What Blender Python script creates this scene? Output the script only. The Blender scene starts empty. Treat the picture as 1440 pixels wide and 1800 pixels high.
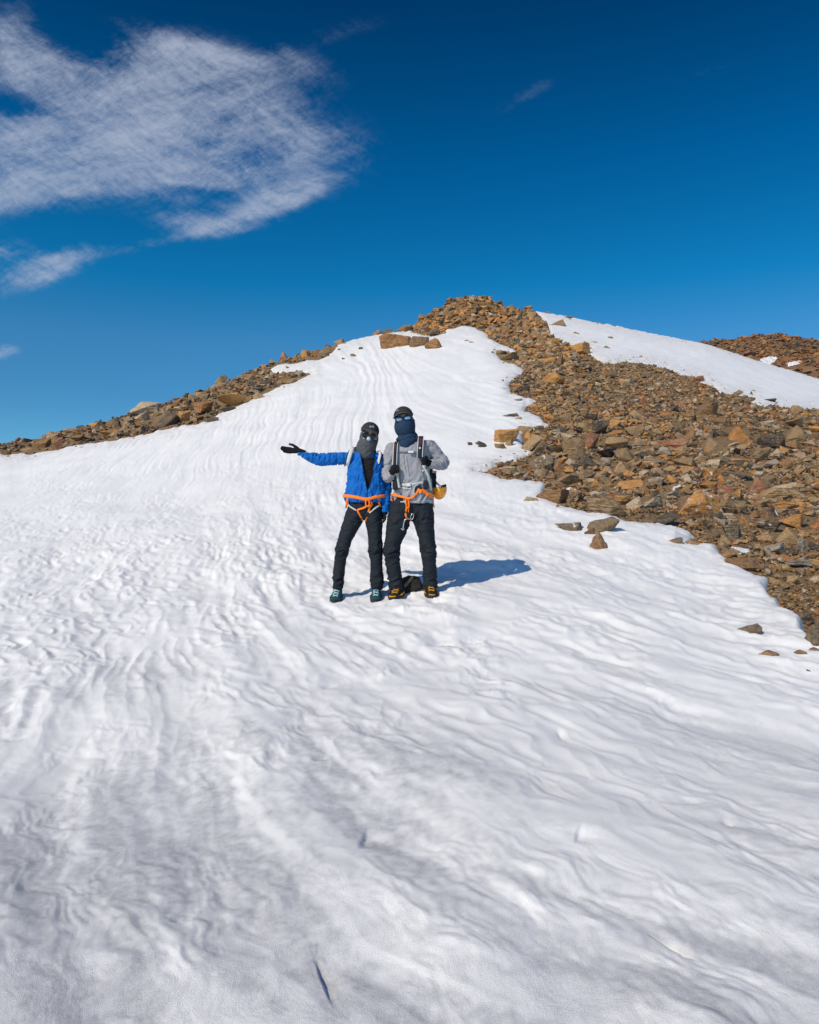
import bpy, bmesh, math, random
import numpy as np
from mathutils import Vector, Matrix, noise as mnoise

# ------------------------------------------------------------------ camera
FPX = 1350.0                      # focal length in pixels of the 1440 x 1800 photograph
sc = bpy.context.scene
cam_d = bpy.data.cameras.new("camera"); cam = bpy.data.objects.new("camera", cam_d)
sc.collection.objects.link(cam); sc.camera = cam
cam_d.sensor_fit = 'VERTICAL'; cam_d.sensor_height = 36.0; cam_d.lens = 36.0 * FPX / 1800.0
cam.location = (0, 0, 0); cam.rotation_euler = (math.radians(90), 0, 0)
cam_d.clip_start = 0.05; cam_d.clip_end = 3000

# ------------------------------------------------------------------ sun, sky, exposure
SUN_EL = math.radians(39.5)
SUN_AZ = math.atan2(-0.70, -0.72)          # direction TO the sun, measured from +Y towards +X
sun_d = bpy.data.lights.new("sun", 'SUN'); sun = bpy.data.objects.new("sun", sun_d)
sc.collection.objects.link(sun)
sun_d.energy = 3.95; sun_d.angle = math.radians(0.5); sun_d.color = (1.0, 0.875, 0.69)
to_sun = Vector((math.sin(SUN_AZ) * math.cos(SUN_EL), math.cos(SUN_AZ) * math.cos(SUN_EL), math.sin(SUN_EL)))
sun.rotation_euler = to_sun.to_track_quat('Z', 'Y').to_euler()
sun.location = to_sun * 50
sc.view_settings.view_transform = 'Standard'; sc.view_settings.look = 'None'
sc.view_settings.exposure = 0.0; sc.view_settings.gamma = 1.0
sc.view_settings.use_curve_mapping = False

class NT:
    """small helper to write node trees"""
    def __init__(s, tree): s.t = tree; s.t.nodes.clear()
    def n(s, typ, **kw):
        nd = s.t.nodes.new(typ); ins = kw.pop('ins', {})
        for k, v in kw.items(): setattr(nd, k, v)
        for k, v in ins.items(): s.set(nd, k, v)
        return nd
    def set(s, nd, k, v):
        sock = nd.inputs[k]
        if isinstance(v, bpy.types.NodeSocket): s.t.links.new(v, sock)
        else: sock.default_value = v
    def m(s, op, a, b=None, c=None, clamp=False):
        nd = s.t.nodes.new('ShaderNodeMath'); nd.operation = op; nd.use_clamp = clamp
        for i, v in enumerate((a, b, c)):
            if v is not None: s.set(nd, i, v)
        return nd.outputs[0]
    def mix(s, fac, a, b, blend='MIX'):
        nd = s.t.nodes.new('ShaderNodeMix'); nd.data_type = 'RGBA'; nd.blend_type = blend
        s.set(nd, 0, fac)
        for k, v in ((6, a), (7, b)):
            if not isinstance(v, bpy.types.NodeSocket) and len(v) == 3: v = (*v, 1)
            s.set(nd, k, v)
        return nd.outputs[2]
    def noise(s, vec, scale, detail=4, rough=0.55, dist=0.0, lac=2.0):
        nd = s.n('ShaderNodeTexNoise'); s.set(nd, 'Vector', vec)
        s.set(nd, 'Scale', scale); s.set(nd, 'Detail', detail); s.set(nd, 'Roughness', rough)
        s.set(nd, 'Distortion', dist); s.set(nd, 'Lacunarity', lac)
        return nd.outputs[0]
    def ramp(s, fac, stops, interp='LINEAR'):
        nd = s.n('ShaderNodeValToRGB'); s.set(nd, 0, fac); cr = nd.color_ramp; cr.interpolation = interp
        while len(cr.elements) < len(stops): cr.elements.new(0.5)
        for e, (p, c) in zip(cr.elements, stops):
            e.position = p; e.color = (*c, 1) if len(c) == 3 else c
        return nd.outputs[0]
    def maprange(s, v, a, b, c=0.0, d=1.0, smooth=True):
        nd = s.n('ShaderNodeMapRange'); nd.interpolation_type = 'SMOOTHSTEP' if smooth else 'LINEAR'
        for i, x in enumerate((v, a, b, c, d)): s.set(nd, i, x)
        return nd.outputs[0]

world = bpy.data.worlds.new("World"); sc.world = world; world.use_nodes = True
def build_world():
    g = NT(world.node_tree)
    out = g.n('ShaderNodeOutputWorld'); bg = g.n('ShaderNodeBackground')
    sky = g.n('ShaderNodeTexSky'); sky.sky_type = 'NISHITA'; sky.sun_disc = False
    sky.sun_elevation = SUN_EL; sky.sun_rotation = SUN_AZ
    sky.altitude = 2600; sky.air_density = 1.0; sky.dust_density = 0.0; sky.ozone_density = 2.0
    col = g.n('ShaderNodeHueSaturation', ins={'Color': sky.outputs[0], 'Saturation': SKY_SAT, 'Value': 1.0, 'Hue': SKY_HUE}).outputs[0]
    # thin high-altitude air seen through a polariser: deep blue overhead, paler towards the horizon
    tc = g.n('ShaderNodeTexCoord'); sp = g.n('ShaderNodeSeparateXYZ', ins={0: tc.outputs['Generated']})
    tint = g.ramp(sp.outputs[2], [(0.0, (.44, .82, 1.0)), (.14, (.28, .73, .94)), (.21, (.26, .80, 1.02)), (.28, (.04, .78, 1.07)), (.41, (.004, .60, .95)), (.55, (.0, .345, .61)), (1.0, (.03, .34, .58))])
    tint = g.mix(g.maprange(sp.outputs[1], 0.0, -0.45), tint, (1.25, 1.6, 1.8))      # no polariser effect towards the sun; brightened further there as added shadow fill
    col = g.mix(1.0, col, tint, 'MULTIPLY')
    # cirrus high in the air, placed by direction (x/y, z/y of the view ray, i.e. fixed in the sky)
    yy = g.m('MAXIMUM', sp.outputs[1], 0.02)
    X = g.m('MULTIPLY_ADD', g.m('DIVIDE', sp.outputs[0], yy), 13.5, 7.2)
    Y = g.m('MULTIPLY_ADD', g.m('DIVIDE', sp.outputs[2], yy), -13.5, 9.0)
    front = g.maprange(sp.outputs[1], 0.05, 0.25)
    P0 = g.n('ShaderNodeCombineXYZ', ins={0: X, 1: Y}).outputs[0]
    warp = g.n('ShaderNodeTexNoise', ins={'Vector': P0, 'Scale': 0.45, 'Detail': 3})
    wv = g.n('ShaderNodeVectorMath', operation='MULTIPLY_ADD', ins={0: warp.outputs['Color'], 1: (.9, .7, 0), 2: P0}).outputs[0]
    def rot(vec, ang, sx, sy, off=(0, 0, 0)):
        mp = g.n('ShaderNodeMapping'); mp.vector_type = 'POINT'
        g.set(mp, 0, vec); mp.inputs['Rotation'].default_value = (0, 0, math.radians(ang))
        v = mp.outputs[0]
        return g.n('ShaderNodeVectorMath', operation='MULTIPLY', ins={0: v, 1: (sx, sy, 1)}).outputs[0]
    streak = g.noise(rot(wv, 16, 0.45, 1.7), 1.0, 8, 0.62)            # long fibres
    wisp = g.noise(rot(wv, -32, .8, 2.8), 1.9, 10, 0.72)               # combed filaments
    big = g.noise(rot(wv, 10, 0.7, 1.2), 0.75, 3, 0.5)
    mack = g.noise(rot(wv, 30, 1.0, 1.7), 7.5, 5, 0.65)                # small ripples
    tex = g.m('ADD', g.m('ADD', g.m('MULTIPLY', streak, 0.40), g.m('MULTIPLY', wisp, 0.27)), g.m('ADD', g.m('MULTIPLY', big, 0.19), g.m('MULTIPLY', mack, 0.14)))
    def blob(cx, cy, rx, ry, ang):
        a = math.radians(ang)
        dx = g.m('SUBTRACT', X, cx); dy = g.m('SUBTRACT', Y, cy)
        p = g.m('DIVIDE', g.m('ADD', g.m('MULTIPLY', dx, math.cos(a)), g.m('MULTIPLY', dy, math.sin(a))), rx)
        q = g.m('DIVIDE', g.m('SUBTRACT', g.m('MULTIPLY', dy, math.cos(a)), g.m('MULTIPLY', dx, math.sin(a))), ry)
        r2 = g.m('ADD', g.m('MULTIPLY', p, p), g.m('MULTIPLY', q, q))
        return g.m('POWER', 2.718, g.m('MULTIPLY', r2, -1.0))
    acc = None
    for (cx, cy, rx, ry, an, w) in CLOUDS:
        b = g.m('MULTIPLY', blob(cx, cy, rx, ry, an), w)
        acc = b if acc is None else g.m('ADD', acc, b)
    for (cx, cy, rx, ry, an, w) in CLOUD_HOLES:
        acc = g.m('SUBTRACT', acc, g.m('MULTIPLY', blob(cx, cy, rx, ry, an), w))
    acc = g.m('MINIMUM', acc, 0.98)
    tex2 = g.m('MULTIPLY_ADD', g.m('SUBTRACT', tex, .5), 1.9, .5)
    dens = g.m('MULTIPLY', g.maprange(g.m('ADD', tex2, g.m('MULTIPLY', g.m('SUBTRACT', acc, .5), .42)), 0.36, 0.98), g.maprange(acc, 0.05, 0.85))
    dens = g.m('MULTIPLY', g.m('MULTIPLY', dens, 0.88), front)
    col = g.mix(dens, col, CLOUD_COL)
    g.set(bg, 'Color', col); g.set(bg, 'Strength', SKY_STR)
    g.t.links.new(bg.outputs[0], out.inputs[0])
SKY_STR = 0.10; SKY_SAT = 1.0; SKY_HUE = 0.5; SKY_TINT = (1.0, 1.0, 1.0); CLOUD_COL = (4.3, 4.9, 6.2)
CLOUDS = [(3.5, 2.3, 2.0, 1.2, 8, .50), (1.4, 2.2, 2.4, 1.2, 0, .35), (1.6, 2.9, 2.6, .55, 2, .75), (0.0, 3.4, 1.6, .45, -8, .75), (3.4, 1.6, 1.7, .75, 18, .85), (4.0, 2.7, 1.4, .6, 0, .6), (4.9, 3.55, 1.0, .26, -20, 1.0), (3.4, 3.95, .8, .2, 5, .6),
          (3.7, .95, 1.5, .28, 15, .55), (1.0, 1.35, 1.3, .4, 20, .6), (2.4, 2.2, 2.4, .8, 0, .75), (.2, .6, .9, .7, 60, .6), (-.2, 2.4, .9, .35, 0, .8), (2.6, 4.3, 1.6, .16, -10, .42),
          (0.7, 4.75, .9, .30, -20, 1.15), (-.1, 4.4, .7, .25, 0, .7), (-.1, 6.2, .5, .16, -12, 1.2), (9.3, 1.65, .9, .17, -32, .36), (6.0, .55, 1.0, .25, -15, .30), (12.6, 1.2, 1.1, .12, -20, .27), (6.0, 2.6, .9, .4, 0, .34), (5.4, 1.1, .7, .25, 20, .40), (-1.4, 2.5, 1.0, 1.8, 0, .7)]
CLOUD_HOLES = [(0.2, 1.85, .7, .2, 5, .6), (1.3, .45, .6, .35, 40, .4), (3.2, 3.3, .9, .12, 12, .35), (1.4, 3.95, .9, .16, 0, .35)]
build_world()
# ------------------------------------------------------------------ numpy noise
def _h(ix, iy, iz, seed):
    with np.errstate(over='ignore'):
        h = (ix.astype(np.uint32) * np.uint32(374761393) + iy.astype(np.uint32) * np.uint32(668265263)
             + iz.astype(np.uint32) * np.uint32(2147483647 - 1013) + np.uint32(seed * 974711 + 12345))
        h = (h ^ (h >> np.uint32(13))) * np.uint32(1274126177)
        h = (h ^ (h >> np.uint32(15))) * np.uint32(2246822519)
        return h ^ (h >> np.uint32(16))
def pn2(x, y, seed=0):
    """2-D gradient noise, about -1..1"""
    x = np.asarray(x, float); y = np.asarray(y, float)
    xi = np.floor(x); yi = np.floor(y); fx = x - xi; fy = y - yi
    xi = xi.astype(np.int64); yi = yi.astype(np.int64); z0 = np.zeros_like(xi)
    u = fx * fx * fx * (fx * (fx * 6 - 15) + 10); v = fy * fy * fy * (fy * (fy * 6 - 15) + 10)
    def g(dx, dy):
        a = _h(xi + dx, yi + dy, z0, seed) * (2 * math.pi / 4294967296.0)
        return np.cos(a) * (fx - dx) + np.sin(a) * (fy - dy)
    a = g(0, 0); b = g(1, 0); c = g(0, 1); d = g(1, 1)
    return 1.5 * ((a + u * (b - a)) * (1 - v) + (c + u * (d - c)) * v)
def pn3(x, y, z, seed=0):
    xi = np.floor(x); yi = np.floor(y); zi = np.floor(z); fx = x - xi; fy = y - yi; fz = z - zi
    xi = xi.astype(np.int64); yi = yi.astype(np.int64); zi = zi.astype(np.int64)
    s = lambda t: t * t * (3 - 2 * t)
    u, v, w = s(fx), s(fy), s(fz)
    def g(a, b, c): return _h(xi + a, yi + b, zi + c, seed) / 2147483648.0 - 1.0
    L = lambda a, b, t: a + (b - a) * t
    return L(L(L(g(0,0,0), g(1,0,0), u), L(g(0,1,0), g(1,1,0), u), v), L(L(g(0,0,1), g(1,0,1), u), L(g(0,1,1), g(1,1,1), u), v), w)
def fbm2(x, y, seed=0, oct=4, g=0.5):
    r = 0; a = 1.0
    for i in range(oct):
        r = r + a * pn2(x * 2 ** i, y * 2 ** i, seed + i * 17); a *= g
    return r
def sstep(a, b, x):
    t = np.clip((x - a) / (b - a), 0, 1); return t * t * (3 - 2 * t)

# ------------------------------------------------------------------ the hill
SKY_PX = np.array([-1200, -600, -250, 0, 60, 130, 230, 330, 400, 470, 540, 600, 660, 700, 730, 760, 790, 820, 850, 880, 910, 940, 1000, 1100, 1200, 1240, 1330, 1440, 1700, 2600], float)
SKY_PY = np.array([905, 868, 825, 781, 775, 754, 725, 696, 668, 640, 619, 602, 588, 579, 574, 550, 531, 521, 526, 538, 544, 546, 556, 575, 597, 605, 634, 667, 735, 850], float)
DS_PX = np.array([-1200, -300, 0, 200, 400, 600, 730, 820, 900, 1000, 1240, 1440, 2600], float)
DS_D = np.array([28, 31, 35, 41, 52, 70, 88, 104, 108, 105, 95, 84, 60], float)
TAU = 11.0; CAMH = 1.5
_g = np.arange(-1200, 2601, 10.0)
def _gs(a, s):
    k = np.exp(-0.5 * (np.arange(-60, 61) * 10 / s) ** 2); k /= k.sum()
    return np.convolve(np.pad(a, 60, 'edge'), k, 'valid')
_ds = _gs(np.interp(_g, DS_PX, DS_D), 60)
_skyf = _gs(np.interp(_g, SKY_PX, SKY_PY) + 2.0 * np.exp(-((_g - 825) / 55) ** 2), 7)
_skys = _gs(_skyf, 110)
_S = ((900 - _skys) / FPX * _ds + CAMH) / (_ds - TAU * (1 - np.exp(-_ds / TAU)))
def hill(x, y):
    """base height of the ground (camera at z = 0)"""
    x = np.asarray(x, float); y = np.maximum(np.asarray(y, float), 0.01)
    px = np.clip(x / y * FPX + 720, -1200, 2600)
    fade = sstep(0.2, 5.0, y)                        # all directions agree close to the camera
    D = np.interp(px, _g, _ds); S = np.interp(px, _g, _S) * fade + 0.30 * (1 - fade)
    res = (np.interp(px, _g, _skys) - np.interp(px, _g, _skyf)) / FPX * D
    z1 = -CAMH + S * (y - TAU * (1 - np.exp(-y / TAU)))
    zs = -CAMH + S * (D - TAU * (1 - np.exp(-D / TAU)))
    z1 = z1 + res * sstep(0.55, 1.0, y / D)
    zs = zs + res
    z2 = zs - 0.22 * (y - D) + 0.004 * D
    k = 0.004 * D
    a = z1 / k; b = z2 / k; m = np.minimum(a, b)
    return k * (m - np.log(np.exp(m - a) + np.exp(m - b)))
# table that turns a pixel of the photograph into a distance on the hill
_tp = np.arange(-1200, 2601, 20.0)
_td = np.exp(np.linspace(math.log(0.3), math.log(130), 700))
_te = np.array([hill((p - 720) / FPX * _td, _td) / _td for p in _tp])
_mono = np.maximum.accumulate(_te, axis=1) + np.arange(700) * 1e-9
_tD = np.interp(_tp, _g, _ds)
def dist_at(px, py):
    """distance (y) of the ground seen at photo pixel px, py"""
    px = np.atleast_1d(np.asarray(px, float)); py = np.atleast_1d(np.asarray(py, float))
    e = (900 - py) / FPX
    f = np.clip((px + 1200) / 20, 0, len(_tp) - 1.001); i = f.astype(int); t = f - i
    out = np.empty_like(e)
    order = np.argsort(i, kind='stable')
    ii = i[order]; st = 0
    while st < len(ii):
        en = np.searchsorted(ii, ii[st], 'right'); sel = order[st:en]; k = ii[st]
        d0 = np.minimum(np.interp(e[sel], _mono[k], _td), _tD[k]); d1 = np.minimum(np.interp(e[sel], _mono[k + 1], _td), _tD[k + 1])
        out[sel] = d0 * (1 - t[sel]) + d1 * t[sel]; st = en
    return out
def ray(px, py, d): return Vector(((px - 720) / FPX * d, d, (900 - py) / FPX * d))

# ------------------------------------------------------------------ where snow lies and where stone lies (outline of each snowfield)
SNOW_A = [(-1200, 900), (-500, 862), (-250, 832), (0, 801), (60, 796), (130, 784), (200, 776), (290, 756), (345, 746), (372, 738), (385, 728), (420, 715), (455, 697), (480, 686), (520, 668), (548, 657),
          (520, 655), (470, 653), (482, 646), (500, 640), (540, 633), (572, 629), (585, 618), (592, 610), (612, 600), (640, 592), (664, 588), (690, 584), (722, 582), (735, 588), (755, 592), (785, 587),
          (786, 580), (800, 577), (823, 573), (841, 579), (858, 590), (875, 602), (893, 609), (908, 622), (893, 620), (874, 617), (870, 622), (885, 634), (905, 643), (921, 652), (905, 661), (894, 675), (897, 692), (915, 698), (942, 705),
          (925, 712), (919, 722), (945, 733), (955, 742), (982, 751), (955, 750), (935, 752), (915, 760), (915, 782), (935, 793), (920, 802), (890, 812), (836, 830),
          (860, 836), (895, 844), (962, 850), (958, 858), (950, 872), (990, 888), (1025, 898), (1049, 905), (1085, 913), (1130, 920), (1191, 925), (1222, 944), (1200, 956), (1258, 958), (1262, 972), (1273, 984), (1300, 998), (1330, 1012),
          (1352, 1018), (1345, 1034), (1352, 1050), (1371, 1056), (1372, 1066), (1395, 1084), (1412, 1100), (1410, 1118), (1440, 1137), (1520, 1180), (1700, 1280), (2000, 1480), (2600, 1800), (2600, 9000), (-1200, 9000)]
SNOW_B = [(941, 547), (960, 549), (1008, 559), (1100, 577), (1160, 588), (1240, 600), (1330, 628), (1440, 658), (1700, 725), (2600, 830), (2600, 1150), (1700, 800), (1560, 748), (1440, 721), (1380, 716), (1342, 713), (1318, 708), (1330, 700), (1311, 696), (1270, 692), (1255, 680), (1219, 672),
          (1240, 668), (1210, 660), (1193, 659), (1170, 648), (1142, 641), (1100, 638), (1070, 636), (1029, 622), (1040, 612), (1000, 604), (988, 600), (962, 592), (966, 575), (957, 567)]
SNOW_C = [(850, 549), (868, 550), (866, 553), (851, 552)]
SNOW_D = [(988, 854), (1020, 858), (1014, 862), (992, 860)]
SNOW_E = [(1287, 962), (1320, 966), (1318, 972), (1296, 971)]
SNOW_ISL = [[(872, 617), (893, 620), (908, 626), (911, 638), (903, 641), (886, 632)]]
def poly_sd(P, qx, qy):
    P = np.array(P, float); A = P; B = np.roll(P, -1, 0)
    best = np.full(qx.shape, 1e18); inside = np.zeros(qx.shape, bool)
    for (ax, ay), (bx, by) in zip(A, B):
        ex, ey = bx - ax, by - ay; wx = qx - ax; wy = qy - ay
        t = np.clip((wx * ex + wy * ey) / max(ex * ex + ey * ey, 1e-9), 0, 1)
        best = np.minimum(best, (wx - ex * t) ** 2 + (wy - ey * t) ** 2)
        c = ((ay > qy) != (by > qy)) & (qx < (bx - ax) * (qy - ay) / (by - ay + 1e-12) + ax)
        inside ^= c
    return np.where(inside, 1, -1) * np.sqrt(best)
_mx = np.arange(-1200, 2601, 3.0); _my = np.arange(500, 1701, 3.0)
_MX, _MY = np.meshgrid(_mx, _my)
_SD = np.maximum.reduce([poly_sd(p, _MX, _MY) for p in (SNOW_A, SNOW_B, SNOW_C, SNOW_D, SNOW_E)])
def snow_sd(x, y, z):
    px = np.clip(x / y * FPX + 720, -1200, 2599); py = np.clip(900 - z / y * FPX, 500, 1699)
    fx = (px + 1200) / 3; fy = (py - 500) / 3
    i = np.clip(fx.astype(int), 0, len(_mx) - 2); j = np.clip(fy.astype(int), 0, len(_my) - 2); a = np.clip(fx - i, 0, 1); b = np.clip(fy - j, 0, 1)
    v = (_SD[j, i] * (1 - a) + _SD[j, i + 1] * a) * (1 - b) + (_SD[j + 1, i] * (1 - a) + _SD[j + 1, i + 1] * a) * b
    w = 60.0 / FPX                                            # ragged melt edge, in metres on the ground, read as pixels
    k = np.clip(y / 14.0, 0.35, 4)
    return v + 3.4 * fbm2(x / (0.45 * k), y / (0.9 * k), 5, 5, .6)

# ------------------------------------------------------------------ snow relief
PITS = []      # (x, y, length, width, angle, depth, rim) footprints and broken crust
def add_pit(px, py, L, W, ang, dep, rim=0.0):
    d = float(dist_at(px, py)[0]); PITS.append(((px - 720) / FPX * d, d, L, W, math.radians(ang), dep, rim))
def snow_relief(x, y, cell):
    """fine relief of the snow; cell = size of the mesh there, finer waves fade out"""
    def fw(lam): return np.clip(2.2 - 4.5 * cell / lam, 0, 1)
    u = x / np.maximum(y, .3)
    # runnels follow the fall line far up the hill and swing to the right near the camera
    left = sstep(-3.5, 0.5, x)
    g = (0.16 + .18 * sstep(-18, 8, x)) * y + (0.22 + 0.60 * left) * 12 * np.tanh(y / 12)
    bend = 2.4 * np.exp(-((x + 3.0 - 0.02 * y) / 3.0) ** 2) * np.exp(-((y - 30) / 14.0) ** 2)
    q = x + g - bend * (y - 30) * 0.10
    wob = pn2(x / 2.3, y / 4.1, 3) * 0.35 + pn2(x / .8, y / 1.5, 4) * 0.08
    q = q + wob
    t = y * 0.9 - x * 0.45
    h = 0.055 * pn2(x / 2.2, y / 2.8, 11) * fw(2) + 0.022 * pn2(x / 0.9, y / 1.2, 12) * fw(1)
    global DIRT_VIGNETTE
    # broad runnels, broken into short lengths
    near = 1 - sstep(9, 20, y)
    far = sstep(12, 26, y)
    pa = 0.15 + 1.05 * sstep(-.45, .45, pn2(x / 1.1 + 5, y / 1.5, 26)); pb = 0.2 + 1.0 * sstep(-.4, .4, pn2(x / .7, y / .8, 27))
    q2 = q + .10 * pn2(x / .5, y / .7, 28) + .04 * pn2(x / .22, y / .22, 29)
    r1 = 1 - np.abs(pn2(q2 / 0.50, t / 1.9, 21)) * 1.6
    r2 = 1 - np.abs(pn2(q2 / 0.24 + 3, t / 0.8, 22)) * 1.6
    r0 = pn2(q2 / .95, t / 2.6, 20)
    cl = .42 + .58 * sstep(2.6, 6.5, y)                   # the snow underfoot near the camera is softer
    h = h + near * (0.036 * r0 * fw(.9) + 0.020 * cl * pa * r1 * fw(.45) + 0.010 * cl * cl * pb * r2 * fw(.2))
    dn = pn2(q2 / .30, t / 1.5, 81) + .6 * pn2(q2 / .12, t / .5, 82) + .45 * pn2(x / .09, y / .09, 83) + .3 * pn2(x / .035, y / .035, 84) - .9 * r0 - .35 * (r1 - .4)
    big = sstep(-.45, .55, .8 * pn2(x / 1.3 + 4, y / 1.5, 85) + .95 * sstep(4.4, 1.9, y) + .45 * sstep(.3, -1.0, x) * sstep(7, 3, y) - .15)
    DIRT_VIGNETTE = sstep(-.75 - .5 * sstep(3.6, 2.2, y) * sstep(.4, -.8, x), .8, dn) * np.clip(.15 + .86 * big * sstep(10, 3.0, y) * (1 - .35 * sstep(0, 1.2, x)) + .25 * sstep(3.2, 2.2, y), 0, 1)  # dirty streaks, deepened near the camera to paint in lens darkening
    fr = 1 - np.abs(pn2(q / 0.27, t / 14.0, 23)) * 1.7
    fr2 = 1 - np.abs(pn2(q / 0.19 + 7, t / 9.0, 24)) * 1.7
    patch = 0.25 + 0.75 * sstep(-0.3, 0.4, pn2(x / 5.0, y / 11.0, 25) + .9 * np.exp(-((u + .08) / .14) ** 2))
    h = h + far * patch * (0.027 * fr * fw(.30) + 0.012 * fr2 * fw(.17) + .03 * pn2(q / .8, t / 20, 30)) * np.clip(y / 34.0, .5, 1.6)
    # sun cups
    a = 0.62; cx = (x * math.cos(a) + y * math.sin(a)); cy = (-x * math.sin(a) + y * math.cos(a))
    wx = cx + .06 * pn2(cx / .22, cy / .22, 31); wy = cy + .06 * pn2(cx / .22 + 9, cy / .22, 32)
    c0 = pn2(wx / 0.34, wy / 0.6, 38)
    c1 = pn2(wx / 0.15, wy / 0.30, 33); c2 = pn2(wx / 0.08, wy / 0.15, 34); c3 = pn2(wx / 0.035, wy / 0.06, 35); c4 = pn2(wx / 0.014, wy / 0.024, 36)
    amp = 0.35 + 0.85 * sstep(-.4, .5, pn2(x / 1.3, y / 1.7, 37)); amp2 = 0.2 + 1.1 * sstep(-.3, .5, pn2(x / .6, y / .8, 39))
    mid = sstep(4.0, 8.5, y)
    h = h + near * .016 * c0 * fw(.34)
    h = h + (amp * cl * 0.0125 * (1 + .75 * mid) * (1 - 1.5 * np.abs(c1)) * fw(.17) + amp2 * (.6 + .4 * cl) * 0.0068 * (1 + .8 * mid) * c2 * fw(.085) + amp2 * 0.0026 * c3 * fw(.035) + 0.0007 * c4 * fw(.014)) * (1 - .55 * far)
    c5 = pn2(x / .0065, y / .009, 43); h = h + .00022 * c5 * fw(.008) * (1 - far)
    for (fx, fy, rr, aa) in LUMPS:
        sel = (np.abs(x - fx) < 3 * rr) & (np.abs(y - fy) < 3 * rr)
        if sel.any():
            X = (x[sel] - fx) / rr; Y = (y[sel] - fy) / rr
            h[sel] += aa * np.exp(-(X * X + Y * Y) ** 1.3) * (1 + (.5 if aa > 0 else .1) * pn2(x[sel] / .04, y[sel] / .04, 44))
    # footprints
    for (fx, fy, L, W, an, dep, rim) in PITS:
        sel = (np.abs(x - fx) < 6 * L + .35) & (np.abs(y - fy) < 6 * L + .35)
        if not sel.any(): continue
        X = x[sel] - fx; Y = y[sel] - fy; nz = 0.34 * pn2(x[sel] / .06, y[sel] / .06, 41) + .20 * pn2(x[sel] / .022, y[sel] / .022, 42)
        p = (X * math.cos(an) + Y * math.sin(an)) / L; w = (-X * math.sin(an) + Y * math.cos(an)) / W
        r = np.sqrt(p * p + w * w) + nz
        sg = 1.0 if -.70 * math.sin(an) + .72 * math.cos(an) > 0 else -1.0
        a_ = w * sg + nz * .8; pl = np.exp(-(np.abs(p + nz * .3)) ** 2.6)
        prof = sstep(-1.2, -.3, a_) * (1 - sstep(-.3, 5.5, a_))
        d_ = -dep * prof * pl - dep * .35 * np.exp(-(p * p * .5 + (w * .45 - .2) ** 2)) + rim * np.exp(-((r - 1.35) / .35) ** 2) * (1 + 2.2 * nz)
        h[sel] += d_
    return h
for a in [(645, 1468, .075, .024, 84, .017, .001), (1020, 1478, .055, .018, 70, .012, .001), (565, 1338, .04, .02, 20, .016, .003), (572, 1712, .12, .014, 108, .014, .001),
          (1180, 1660, .075, .010, 128, .015, .002), (1280, 1450, .022, .015, 0, .012, .001), (985, 1285, .06, .009, 95, .014, .002), (860, 1190, .07, .03, -30, .028, .008), (775, 1135, .09, .05, 20, .03, .008),
          (830, 1128, .08, .05, -20, .03, .008), (580, 1210, .05, .02, 45, .014, .002), (320, 1610, .03, .02, 0, .012, .002), (20, 1290, .07, .03, 10, .018, .002), (310, 1115, .06, .03, 15, .012, .002), (720, 1072, .10, .06, 0, .03, .0), (770, 1068, .08, .05, 0, .03, .0)]:
    add_pit(*a)
LUMPS = []
_lr = np.random.default_rng(3)
for (lx, ly, n_, sx_, sy_) in [(715, 1072, 12, 30, 6), (775, 1077, 10, 30, 9), (790, 1110, 12, 45, 16), (850, 1150, 8, 40, 20), (885, 1195, 5, 25, 10), (690, 1175, 3, 20, 15)]:
    for _ in range(n_):
        qx = lx + _lr.normal() * sx_; qy = ly + abs(_lr.normal()) * sy_; dd_ = float(dist_at(qx, qy)[0]); LUMPS.append(((qx - 720) / FPX * dd_, dd_, _lr.uniform(.05, .09), _lr.uniform(.006, .015)))

for (qx, qy, r_, a_) in [(700, 1052, .17, -.030), (752, 1052, .17, -.032), (728, 1056, .20, -.012)]:
    dd_ = float(dist_at(qx, qy)[0]); LUMPS.append(((qx - 720) / FPX * dd_, dd_, r_, a_))
def link_mesh(name, verts, quads=None, tris=None, smooth=True, mat=None, attrs=None, parent=None):
    me = bpy.data.meshes.new(name)
    verts = np.asarray(verts, np.float32)
    me.vertices.add(len(verts)); me.vertices.foreach_set('co', verts.ravel())
    fs = []
    if quads is not None and len(quads): fs.append((np.asarray(quads, np.int32), 4))
    if tris is not None and len(tris): fs.append((np.asarray(tris, np.int32), 3))
    nl = sum(f.size for f, _ in fs); npol = sum(len(f) for f, _ in fs)
    me.loops.add(nl); me.loops.foreach_set('vertex_index', np.concatenate([f.ravel() for f, _ in fs]))
    me.polygons.add(npol)
    st = []; o = 0
    for f, k in fs: st.append(o + np.arange(len(f)) * k); o += f.size
    me.polygons.foreach_set('loop_start', np.concatenate(st).astype(np.int32))
    me.polygons.foreach_set('use_smooth', np.full(npol, smooth))
    for nm, arr in (attrs or {}).items():
        at = me.attributes.new(nm, 'FLOAT', 'POINT'); at.data.foreach_set('value', np.asarray(arr, np.float32))
    me.update(calc_edges=True)
    ob = bpy.data.objects.new(name, me); sc.collection.objects.link(ob)
    if mat: me.materials.append(mat)
    if parent: ob.parent = parent
    return ob
def structure(o): o['kind'] = 'structure'; return o

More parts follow.
